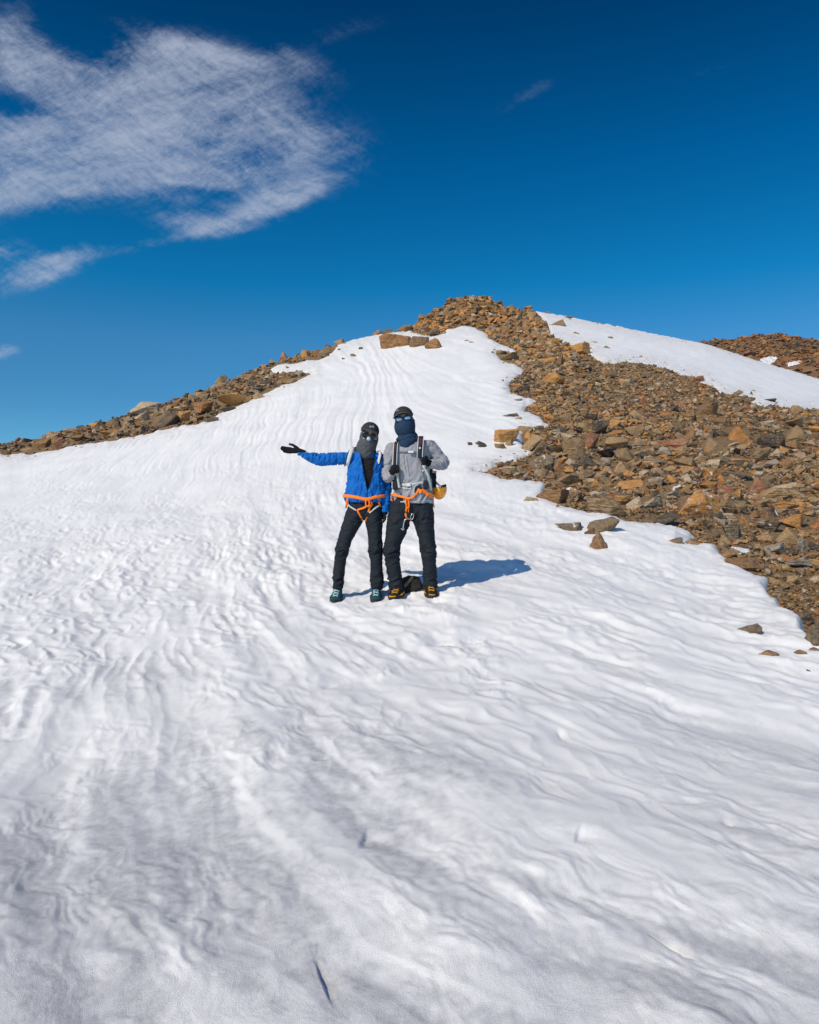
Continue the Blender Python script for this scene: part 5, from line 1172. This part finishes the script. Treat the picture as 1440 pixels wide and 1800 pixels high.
    # gloves
    for nm, hp, wr in (('glove', handL, [(535, 1.4, 796, 4.9, 4.9), (526, 2, 792, 4.4, 4.4)]), ('glove', handR, [(677.8, -3, 893, 5.2, 5.8), (677, -4, 902, 5.0, 4.8)])):
        V, Fc, N = remesh(hp + [Tt(wr)], .55, 2); V = fold(V, N, .18, 2, 0, 4); put(nm, V, Fc, F['glove'], R)
    # balaclava: hood round the head, open over the face, bunched at the neck
    hood = [E((648.5, 2.5, 771), (16.3, 16.8, 22), .10), E((644, 1, 786), (16, 16.5, 12), .1), Tt([(648, 0, 776, 15.5, 16), (643.5, 0, 787, 16.8, 17), (643, 0, 793, 15.2, 17.5), (644.5, 0, 799, 14.0, 16.5)], 20)]
    V, Fc, N = remesh(hood, .8, 4); rg = near_seg(V, (628, 793), (660, 793), 9); V = fold(V, N, .75, 2.6, .5, 21, 3.5, .25 + rg)
    def fc(c): return (c[:, 1] < 0) & ((((c[:, 0] - 652) / 13.0) ** 2 + ((-c[:, 2] - 766) / 10.8) ** 2) < 1)
    V2, F2 = shell_cut(V, Fc, fc, 1.2); put('balaclava', V2, F2, F['gaiterg'], R)
    # cap
    capV = [E((650.5, 1, 758), (16, 17.8, 16), .16)]
    V, Fc, N = remesh(capV, .8, 2)
    V2, F2 = shell_cut(V, Fc, lambda c: -c[:, 2] > 758.5 + (c[:, 0] - 650) * .22 + np.clip(c[:, 1], -2, 12) * .25, 1.0)
    cp = put('cap', V2, F2, F['cap'], R); cb = bvh_of(V, Fc)
    n = 15; A = []
    for off in (0, 1.0):
        for j, s_ in enumerate(np.linspace(0, 1, 5)):
            for i in range(n):
                t = -1 + 2 * i / (n - 1); x = 650.5 + 14.8 * t * (1 - .06 * s_); yb = -math.sqrt(max(0, 1 - t * t)) * 16.5 + 1; y = yb - s_ * 10 * math.sqrt(max(0, 1 - t * t * .92))
                A.append((x * 1.0 + t * 1.0, y, -(753.2 + (x - 650) * .22 + s_ * 4.4 + 1.6 * t * t * (1 - .3 * s_) + off)))
    m = 5 * n; Q = [(o + j * n + i, o + j * n + i + 1, o + (j + 1) * n + i + 1, o + (j + 1) * n + i) for o in (0, m) for j in range(4) for i in range(n - 1)]
    edge = [i for i in range(n)] + [j * n + n - 1 for j in range(1, 5)] + [4 * n + i for i in range(n - 2, -1, -1)] + [j * n for j in range(3, 0, -1)]
    Q += [(edge[i], edge[(i + 1) % len(edge)], edge[(i + 1) % len(edge)] + m, edge[i] + m) for i in range(len(edge))]
    put('visor', np.array(A), Q, F['cap'], cp); AE = np.array(A)
    putp('brim_highlight', [tube_raw([(*(AE[4 * n + i] * [1, 1, -1] + [0, -.2, .4]), .65, .65) for i in range(n)], 6)], F['edge'], cp)  # paler tube paints the highlight along the brim
    # small white emblem: three nested quarter arches beside three short lines of lettering
    em = []
    for k_ in range(3):
        r_ = 1.4 + k_ * .85; em.append(ribbon([(655.2 + r_ * math.sin(t) , 752.8 - r_ * math.cos(t) + (r_ * math.sin(t)) * .2) for t in np.linspace(0, math.pi / 2, 6)], .55, cb, .6, .3, dens=.5))
    for k_ in range(3): em.append(ribbon([(650.6, 750.3 + k_ * 1.15), (654.4, 751.0 + k_ * 1.15)], .62, cb, .6, .3, dens=.6))
    putp('emblem', em, F['white'], cp)
    V, Fc, N = remesh(head_prims(hc, (13.2, 15, 23), .10), .8, 2); hb = bvh_of(V, Fc)
    gl = glasses(R, (644.2, 766.2), (657, 769.2), 4.9, 4.9, F['lensb'], F['frame'], -.22, True, hb)
    putp('side_shield', [Tt([(638.8, -10, 768, .7), (640.5, -13.5, 772, .7), (644, -14.5, 773, .6)], 6), Tt([(661, -14.5, 774, .6), (663, -12, 772, .7), (663.4, -9, 768, .7)], 6)], F['silver'], gl)
    V, Q, C = ell_raw((649.2, -17.2, 773.2), (3.6, 3.2, 3.4), .2); put('nose_cover', V, Q, F['patch'], R)
    # harness
    tV, tF, tN = remesh([Tt(tb, 24)], 1.2, 3); TB = bvh_of(tV, tF); J = FULL; tv = [(642, 1, 868, 34, 20), (642, 1, 886, 33, 19), (642, 1, 900, 31, 18)]
    V, Fc, N = remesh([Tt(tb[-3:] + [(642, 1, 890, 33, 19)], 20), Tt(t_l, 18), Tt(t_r, 18)], 1.2, 2); hb2 = bvh_of(V, Fc)
    fp = lambda x: np.interp(x, [606, 612, 640, 650, 672], [870, 871.5, 877.5, 878, 871])
    hs = putp('climbing_harness', [belt_ring(TB, 641, 0, fp, 6.2, 3.0, 1.4),
        ribbon([(613, 874), (611, 884), (608.5, 893)], 4, hb2), ribbon([(666, 874), (667, 886), (671, 894)], 4, hb2),
        ribbon([(647, 889), (641, 893), (629, 896.5), (634, 906), (638.5, 916)], 3.6, hb2, 1.2), ribbon([(650, 880), (651.5, 890), (648, 902), (643.5, 917)], 3.8, hb2, 1.2),
        ribbon([(652, 882), (656, 886), (652, 892), (646, 888)], 2.6, hb2, 2.4)], F['orange'], R)
    putp('belay_loop', [ring3((647.5, -23, 884), 3.2, 6.5, 1.2)], F['orange'], hs)
    putp('leg_buckle', [ribbon([(612.5, 887), (617, 891), (628, 897.5)], 3.0, hb2, 1.6)], F['lgrey'], hs); putp('leg_buckle', [ribbon([(667.5, 889), (661, 893), (650, 902)], 3.0, hb2, 1.6)], F['lgrey'], hs)
    boot(R, 593.5, 5, 1033, (591, -28), (593.5, 21), 20, F['teal'], F['lightlace'], 'teal hiking boot with pale laces')
    boot(R, 662, 5, 1034, (661.5, -28), (661.5, 21), 19, F['teal'], F['lightlace'], 'teal hiking boot with pale laces')
    # small light backpack worn by this hiker
    K = root('backpack', 645, 30, 880, 'light grey backpack on the back of the hiker in the blue jacket', 'backpack')
    V, Fc, N = remesh([B((645, 36, 836), (29, 14, 42)), B((645, 40, 858), (37, 12, 16)), E((645, 34, 800), (22, 12, 10))], 1.3, 4); V = fold(V, N, .8, 6, .2, 31, 2); put('pack_body', V, Fc, F['lgrey'], K)
    for nm, pth, w_ in (('shoulder_strap', [(624, 793, 16), (623, 787, 6), (621, 787, -5), (619, 792, -12), (615.5, 803, -15), (612.4, 813, -13.5), (610.5, 820, -7)], 7.6), ('shoulder_strap', [(664, 794, 16), (666, 792.5, 5), (668, 795, -7), (669, 801, -14), (667.5, 808, -18), (665.5, 817, -19)], 5.5)):
        s_ = putp(nm, [ribbon(pth, w_, J, 1, 1.3)], F['white'], K)
        putp('edge_binding', [ribbon([(p[0] + (-w_ / 2 - .2 if nm and pth[0][0] < 640 else w_ / 2), p[1] + .8, p[2] - .6) for p in pth[2:]], 1.6, J, 1, .9)], F['black'], s_)

# ================================================================== the tall hiker in grey
def hiker_grey():
    R = root('person', 726, 0, ground_row(726, 0), 'tall hiker in grey pullover with navy face gaiter gripping backpack straps', 'person')
    hc = (711.5, 0, 742)
    torso = [(716, 3, 778, 13, 10), (719, 3, 786, 30, 13), (720, 3, 802, 31, 16), (722, 2, 830, 29, 16), (726, 2, 860, 28, 16), (725, 2, 885, 32, 17), (725, 2, 898, 29, 16)]
    arm_l = [(690, 3, 790, 9, 9), (683, 3, 812, 8, 8), (682, -4, 836, 7, 7), (687, -16, 838, 6, 6), (690, -23, 831, 5, 5)]
    arm_r = [(752, 4, 784, 9, 9), (765, 7, 798, 8, 8), (780, 5, 814, 7, 7), (768, -10, 817, 6.5, 6.5), (756, -20, 817, 5, 5)]
    leg_l = [(705, 2, 893, 17, 17), (699, 0, 925, 15, 15), (690, -4, 962, 11, 11), (692, 3, 998, 9.5, 10), (699, 5, 1034, 6.5, 7), (699, 3, 1044, 6, 9)]
    leg_r = [(742, 2, 893, 17, 17), (745, 0, 925, 15, 15), (751, -3, 962, 11, 11), (754, 3, 998, 9.5, 10), (756, 5, 1036, 6.5, 7), (757, 3, 1046, 6, 9)]
    sc85 = lambda L: [(*p[:3], p[3] * .72, p[4] * .72) for p in L]
    fl = dict(c=(692, -27, 828), fwd=(.55, -.5, .15), up=(.1, -.15, 1)); fr = dict(c=(746, -26, 813), fwd=(-.9, -.35, .1), up=(-.12, -.2, 1))
    body = head_prims(hc, (14.2, 16.5, 25.5), -.10) + [Tt([(714, 2, 760, 10, 10.5), (716, 4, 782, 10.5, 11)]), Tt(torso, 20), Tt(sc85(arm_l)), Tt(sc85(arm_r)), Tt(sc85(leg_l)), Tt(sc85(leg_r))] + fist(s=.82, **fl) + fist(s=.86, **fr)
    V, Fc, N = remesh(body, .8, 2); put('body', V, Fc, F['skin'], R)
    # trousers
    t_l = [(705, 1, 886, 20, 19), (702, 0, 905, 21, 19.5), (698.5, 0, 926, 20.5, 18), (692.5, -2, 946, 16.5, 16), (689, -4, 963, 14.3, 14.5), (690, 0, 985, 14.2, 14), (693.5, 3, 1010, 13.3, 13.5), (697.5, 4, 1033, 12.8, 13.5)]
    t_r = [(742, 1, 886, 20, 19), (744, 0, 905, 19.5, 19.5), (746.5, 0, 926, 18, 18), (750, -2, 946, 15.2, 16), (752.5, -4, 963, 14.0, 14.5), (754.5, 0, 985, 13.4, 14), (755.5, 3, 1010, 13, 13.5), (756, 4, 1035, 12.6, 13.5)]
    slim = lambda L: [(*p[:3], p[3] - 1.2, p[4] - 1.2) for p in L]; t_l = slim(t_l); t_r = slim(t_r)
    V, Fc, N = remesh([Tt([(726, 1, 868, 31, 18), (724, 1, 884, 36, 20), (724, 1, 900, 36, 19)], 20), Tt(t_l, 18), Tt(t_r, 18)], 1.0, 4)
    rg = near_seg(V, (675, 968), (770, 968), 12) + near_seg(V, (680, 1024), (770, 1024), 14) + .8 * near_seg(V, (700, 915), (750, 915), 14)
    V = fold(V, N, 1.9, 7.5, .3, 45, 2.6, .3 + rg); V = fold(V, N, .8, 3.0, -.3, 46, 3, .3 + rg); TV, TF = V, Fc; put('trousers', V, Fc, F['trouser'], R)
    # pullover
    sl = [(691, 3, 790, 12, 12), (685, 3, 804, 10.5, 11.5), (682.5, 1, 820, 9.2, 10.5), (682, -5, 836, 9, 9.5), (685, -14, 840, 8, 8), (688.5, -20, 835, 6.8, 6.8)]
    sr = [(751, 4, 783, 12.5, 12.5), (760, 6, 791, 11.5, 12), (770, 7, 802, 10.6, 11.5), (779, 5, 812, 9.6, 10.5), (776, -5, 816.5, 8.8, 9), (766, -13, 817.5, 7.8, 7.8), (757, -19, 817.5, 6.6, 6.6)]
    tb = [(717, 3, 775, 14, 12), (718, 3, 780, 25, 14), (720, 3, 788, 34, 17), (721, 2, 804, 35, 20), (722, 1, 826, 33, 20), (727, 1, 848, 30.5, 19.5), (727, 1, 866, 33, 20.5), (726, 1, 882, 36, 21.5)]
    V, Fc, N = remesh([Tt(tb, 24), Tt(sl, 16), Tt(sr, 16)], 1.0, 3)
    arm = 1.0 * ((V[:, 0] > 757) | (V[:, 0] < 688))
    V = fold(V, N, 1.4, 4.4, -.5, 51, 2.6, arm * .9 + .1); V = fold(V, N, 2.2, 6.5, 1.0, 52, 3.0, (1 - arm) * (.45 + near_seg(V, (705, 872), (755, 872), 12) + .6 * near_seg(V, (740, 825), (725, 850), 12)))
    FULL = bvh_of(V, Fc)
    V2, F2 = shell_cut(V, Fc, lambda c: (-c[:, 2] < 775) | (-c[:, 2] > 885), 1.3)
    jk = put('pullover', V2, F2, F['grey'], R)
    putp('chest_zip', [ribbon([(710, 801), (711.5, 815), (714.5, 832)], 1.7, FULL, .5, .4)], F['greyd'], jk)
    putp('pocket_shadow', [ribbon([(714.5, 802), (717.5, 820), (720.5, 839)], 1.3, FULL, .5, .5)], F['greyd'], jk)  # dark ribbon painting the shadow line beside the chest pocket
    putp('hem_band', [belt_ring(bvh_of(*remesh([Tt(tb, 24)], 1.2, 3)[:2]), 726, 1, lambda x: 881.5 - (x - 726) * .05, 1.6, .6, .8)], F['white'], jk)
    # gloves
    for kw, s_, cuff in ((fl, .95, [(688, -20, 835, 6.2, 6.2), (690, -24, 831, 5.6, 5.6)]), (fr, 1.0, [(758, -19, 817.5, 6.2, 6.4), (750, -23, 815, 6.0, 6.2)])):
        V, Fc, N = remesh(fist(s=s_, **kw) + [Tt(cuff)], .6, 2); V = fold(V, N, .15, 2, 0, 4); put('glove', V, Fc, F['glove'], R)
    # gaiter
    g_ = [E((711.5, 0, 752), (17.6, 21.5, 19), -.12), Tt([(711.5, -1, 742, 17.2, 20.3), (713, -1, 754, 16.8, 20.6), (715, 1, 763, 14.8, 17), (716.5, 1, 770, 18.2, 18), (716, 1, 778, 18.8, 18.5), (714, 0, 784, 14.5, 17.5)], 22)]
    V, Fc, N = remesh(g_, .8, 3); rg = near_seg(V, (698, 774), (734, 774), 9) + .35 * near_seg(V, (700, 752), (728, 752), 8); V = fold(V, N, .85, 2.5, -.15, 61, 4, .2 + rg)
    V2, F2 = shell_cut(V, Fc, lambda c: -c[:, 2] < np.where(c[:, 1] < 3, 741.5 - (c[:, 0] - 711) * .16, 733) - 0, 1.2); put('neck_gaiter', V2, F2, F['gaiterb'], R)
    # cap
    V, Fc, N = remesh([E((709.5, 1.5, 733), (17.0, 19.2, 17.5), -.12)], .8, 2); cb = bvh_of(V, Fc)
    V2, F2 = shell_cut(V, Fc, lambda c: -c[:, 2] > 731.5 - (c[:, 0] - 710) * .16 + np.clip(c[:, 1], -2, 14) * .3, 1.0); cp = put('cap', V2, F2, F['cap'], R)
    n = 15; A = []
    for off in (0, 1.0):
        for j, s_ in enumerate(np.linspace(0, 1, 5)):
            for i in range(n):
                t = -1 + 2 * i / (n - 1); x = 709.5 + 17.2 * t * (1 - .06 * s_) - 2.0 * s_; yb = -math.sqrt(max(0, 1 - t * t)) * 17.5 + 1; y = yb - s_ * 14 * math.sqrt(max(0, 1 - t * t * .92))
                A.append((x, y, -(726.2 - (x - 709.5) * .16 + s_ * 3.6 + 4.2 * t * t + off)))
    m = 5 * n; Q = [(o + j * n + i, o + j * n + i + 1, o + (j + 1) * n + i + 1, o + (j + 1) * n + i) for o in (0, m) for j in range(4) for i in range(n - 1)]
    edge = [i for i in range(n)] + [j * n + n - 1 for j in range(1, 5)] + [4 * n + i for i in range(n - 2, -1, -1)] + [j * n for j in range(3, 0, -1)]
    Q += [(edge[i], edge[(i + 1) % len(edge)], edge[(i + 1) % len(edge)] + m, edge[i] + m) for i in range(len(edge))]
    put('visor', np.array(A), Q, F['cap'], cp); AE = np.array(A)
    putp('brim_highlight', [tube_raw([(*(AE[4 * n + i] * [1, 1, -1] + [0, -.2, .4]), .65, .65) for i in range(n)], 6)], F['edge'], cp)  # lighter grey stands in for the brim's highlight line
    putp('emblem', [ribbon([(696.6, 725.6), (698.9, 721.9), (700.9, 724.6)], .7, cb, .6, .35, dens=.5), ribbon([(697.6, 726.6), (699.4, 724.2)], .5, cb, .6, .35, dens=.5)], F['white'], cp)
    V, Fc, N = remesh(head_prims(hc, (14.2, 16.5, 25.5), -.10), .8, 2); hb = bvh_of(V, Fc)
    glasses(R, (702.2, 740.2), (716.6, 737.6), 5.6, 4.3, F['lensm'], F['frame'], .17, False, hb)
    # harness
    V, Fc, N = remesh([Tt(tb[-4:] + [(726, 1, 892, 35, 20)], 20), Tt(t_l, 18), Tt(t_r, 18)], 1.2, 2); hb2 = bvh_of(V, Fc)
    tV, tF, tN = remesh([Tt(tb, 24)], 1.2, 3); TB = bvh_of(tV, tF); fp = lambda x: np.interp(x, [690, 694, 705, 718, 726, 737, 744, 752, 762], [869, 867, 873, 877, 875, 863, 862, 870, 874])
    hs = putp('climbing_harness', [belt_ring(TB, 727, 1, fp, 4.6, 4.2, 1.4, step=4), ribbon([(739, 861), (745, 866), (752, 871), (759, 875)], 4, FULL, 2.4), ribbon([(757, 872), (761, 882), (763, 893)], 2.6, hb2),
        ribbon([(718, 876), (716.5, 884), (715, 893), (713.5, 905), (714.5, 910), (724, 914.5)], 3.6, hb2, 1.8), ribbon([(719.5, 878), (719, 890), (718, 904), (722, 912)], 1.8, hb2, 2.2)], F['orange'], R)
    putp('belay_loop', [ring3((716.5, -24, 885), 2.6, 8.5, 1.15, tilt=.12)], F['orange'], hs)
    putp('gear_loop', [ribbon([(694, 867), (688.5, 873), (689.5, 880), (691.5, 882)], 2.2, hb2, 1.2, dflt=-8)], F['rust'], hs)
    putp('carabiner', [ring3((724.5, -25, 908), 2.4, 5.2, .7, tilt=-.3)], F['metal'], hs)
    putp('belt_buckle', [B((737, -22.5, 864), (4.2, 1.2, 3.4), .5)], F['orange'], hs)
    tl = root('climbing_tool', 708, -24, 931, 'small grey metal tool hanging from the orange harness of the tall hiker', 'climbing tool')
    putp('shaft', [Tt([(719.5, -23, 911, .9), (713.5, -24, 912.5, 1.1), (710.5, -24, 918, 1.1), (708.8, -24, 929, 1.2)], 8)], F['metal'], tl); putp('hook', [Tt([(705.5, -24, 928.5, .9), (708.6, -24, 930.6, 1.3), (711, -24, 929.2, .8)], 8)], F['metal'], tl)
    boot(R, 698, 4, 1037, (690, -28), (706, 19), 22, F['bootblk'], F['yellow'], 'black hiking boot with yellow laces')
    boot(R, 756, 4, 1039, (759, -28), (755, 22), 22, F['bootblk'], F['yellow'], 'black hiking boot with yellow laces')
    # big backpack
    K = root('backpack', 728, 34, 870, 'navy and grey backpack with maroon straps worn by the tall hiker', 'backpack')
    V, Fc, N = remesh([B((730, 36, 822), (31, 15, 46)), B((733, 44, 845), (32, 14, 21)), E((729, 36, 782), (25, 12, 12)), B((753, 38, 847), (14.5, 12, 18))], 1.3, 4); V = fold(V, N, .9, 6, .3, 71, 2); put('pack_body', V, Fc, F['navy'], K)
    putp('side_band', [B((758.5, 38, 828.5), (10.2, 12.5, 2.2))], F['lgrey'], K)
    for pth, w_, mid in (([(700, 781, 16), (698.5, 778, 6), (697, 778.5, -5), (696, 783, -13.5), (695.5, 793, -18.5), (695, 806, -20), (694.5, 820, -21)], 6.5, 'maroon'), ([(741, 772, 17), (741, 768, 7), (740, 768.5, -5), (739.5, 774, -13.5), (739, 784, -18.5), (738, 796, -20.5), (737.5, 808, -21)], 9.0, 'maroon')):
        s_ = putp('shoulder_strap', [ribbon(pth, w_, FULL, 1, 1.5)], F['navy'], K)
        m_ = [(p[0], p[1], p[2] - 1.7) for p in pth[1:-2]]
        putp('mesh_panel', [ribbon(m_, w_ * .55, FULL, 1, .5)], F[mid], s_)
        for sg in (-1, 1): putp('piping', [ribbon([(p[0] + sg * w_ * .5, p[1] + .2, p[2] - .7) for p in pth[1:]], 1.3, FULL, 1, .9)], F['white'], s_)
        if w_ > 8: putp('diamond_mark', [E((738, -22.6, 790.2), (1.7, .5, 1.7))], F['white'], s_)
    ss = putp('sternum_strap', [ribbon([(697, 796.5), (712, 797), (724, 797), (736, 797.3)], 2.8, FULL, 2.2, .9)], F['greyd'], K)
    putp('sternum_buckle', [B((722.5, -25.5 + 1.8, 796.8), (4.6, 1.3, 2.0))], F['silver'], ss)
    hbt = putp('hip_belt', [ribbon([(701, 852), (712, 853.5), (722, 853), (742, 849.5), (748, 851)], 5.4, FULL, 1.6, 1.2), ribbon([(704, 857), (716, 860.5), (724, 859)], 2.8, FULL, 1.6, .9), ribbon([(728, 871), (727.6, 860), (730, 855), (736, 852.5)], 2.2, FULL, 2.6, .8)], F['sage'], K)
    putp('hip_buckle', [B((718.5, -22.4, 853.2), (3.6, 1.5, 3.0))], F['silver'], hbt)
    putp('hip_pocket', [B((695.5, -14, 853), (5.2, 6, 8.6))], F['navy'], hbt); putp('hip_pocket', [B((735, -20.5, 859), (5.6, 2.6, 5.2), -.2)], F['navy'], hbt); putp('hip_pocket', [B((748, -15, 853), (4.6, 6, 7.5))], F['navy'], hbt)
    putp('compression_strap', [ribbon([(698, 827, -21), (700, 843, -21), (702.5, 859, -21)], 4.0, FULL, 1, .9)], F['sage'], K)
    putp('compression_strap', [ribbon([(743.5, 821, -24), (748, 829, -24.5), (752.5, 839, -23), (755.5, 852, -17), (757, 863, -13)], 4.6, FULL, 1, .9)], F['sage'], K)
    putp('strap_adjuster', [B((745, -25.4, 821.5), (2.6, 1.0, 2.6), .5), B((743, -25, 829), (1.4, 1, 1.4))], F['silver'], K)
    # helmet hanging upside down from the pack
    H = root('helmet', 771.5, 22, 877, 'yellow-orange climbing helmet hanging from the backpack of the tall hiker', 'helmet')
    V, Q, C = ell_raw((0, 0, 0), (1, 1, 1), 0, 0, 30, 22)
    V[:, 2] = np.where(V[:, 2] > 0, V[:, 2] * .25, V[:, 2])
    V = V * [14.2, 15.5, 20]; V = V @ roty(-.10).T + [771.3, 22, -857.5]
    me = bpy.data.meshes.new('t'); me.from_pydata(V.tolist(), [], Q); me.update(); V, Fc, N = arrays(me)
    HV, HF = shell_cut(V, Fc, lambda c: c[:, 2] > -857.0 + (c[:, 0] - 771) * .10, 1.4)
    sh = put('shell', HV, HF, F['helmet'], H); hv = bvh_of(V, Fc)
    for (x, y, rx, rz) in ((769.5, 861, 2.6, 2.2), (781.3, 863.3, 1.7, .9), (771.5, 869.6, 2.2, .9), (776.2, 869.8, 1.8, .9), (764.5, 866, 1.4, 1.0)):
        d = front(hv, x, y, 12); putp('vent', [E((x, d, y), (rx, .7, rz), .2)], F['frame'], sh)
    putp('rim_pad', [Tt([(777, 16, 854.5, 2.0, 3), (781, 18, 854, 2.2, 4), (784.2, 22, 854.6, 1.5, 4)], 10)], F['rubber'], sh)
    putp('helmet_strap', [Tt([(766, 26, 844, .7), (771, 22, 850, .7), (777, 19, 855, .7)], 6), Tt([(766, 28, 847, .7), (770, 24, 851, .7), (774, 20, 856, .7)], 6)], F['rubber'], H)
hiker_blue(); DZ = -8.0; hiker_grey(); DZ = 0.0
# dark rock poking out of the snow behind the tall hiker's boots
_w, _h_ = 35, 34
V, Fr = proto(3, 'block', 4); V = rough(V, 91, .10, .05); V = V / ((V.max(0) - V.min(0)) / 2)
V = V * [19.5, 13, 21]; P0 = np.array([725.5, 17, -1034.0]); Wd = to_w(V + P0); org = Wd.mean(0); org[2] = Wd[:, 2].min()
px = V[:, 0] / 19; pz = V[:, 2] / 20; bandt = (np.abs(pz - (.80 + (px + .1) * 1.0)) < .17) * (px < .1) * 1.0
rk = link_mesh('boulder', Wd - org, tris=Fr, smooth=False, mat=mat_rock('dark_stone', 0, 1, 0, .9), attrs={'tint': np.where(bandt > .45, .50, .0)}); rk.location = org
rk['label'] = 'dark rock with a tan stripe in the snow between the tall hiker\'s boots'; rk['category'] = 'boulder'
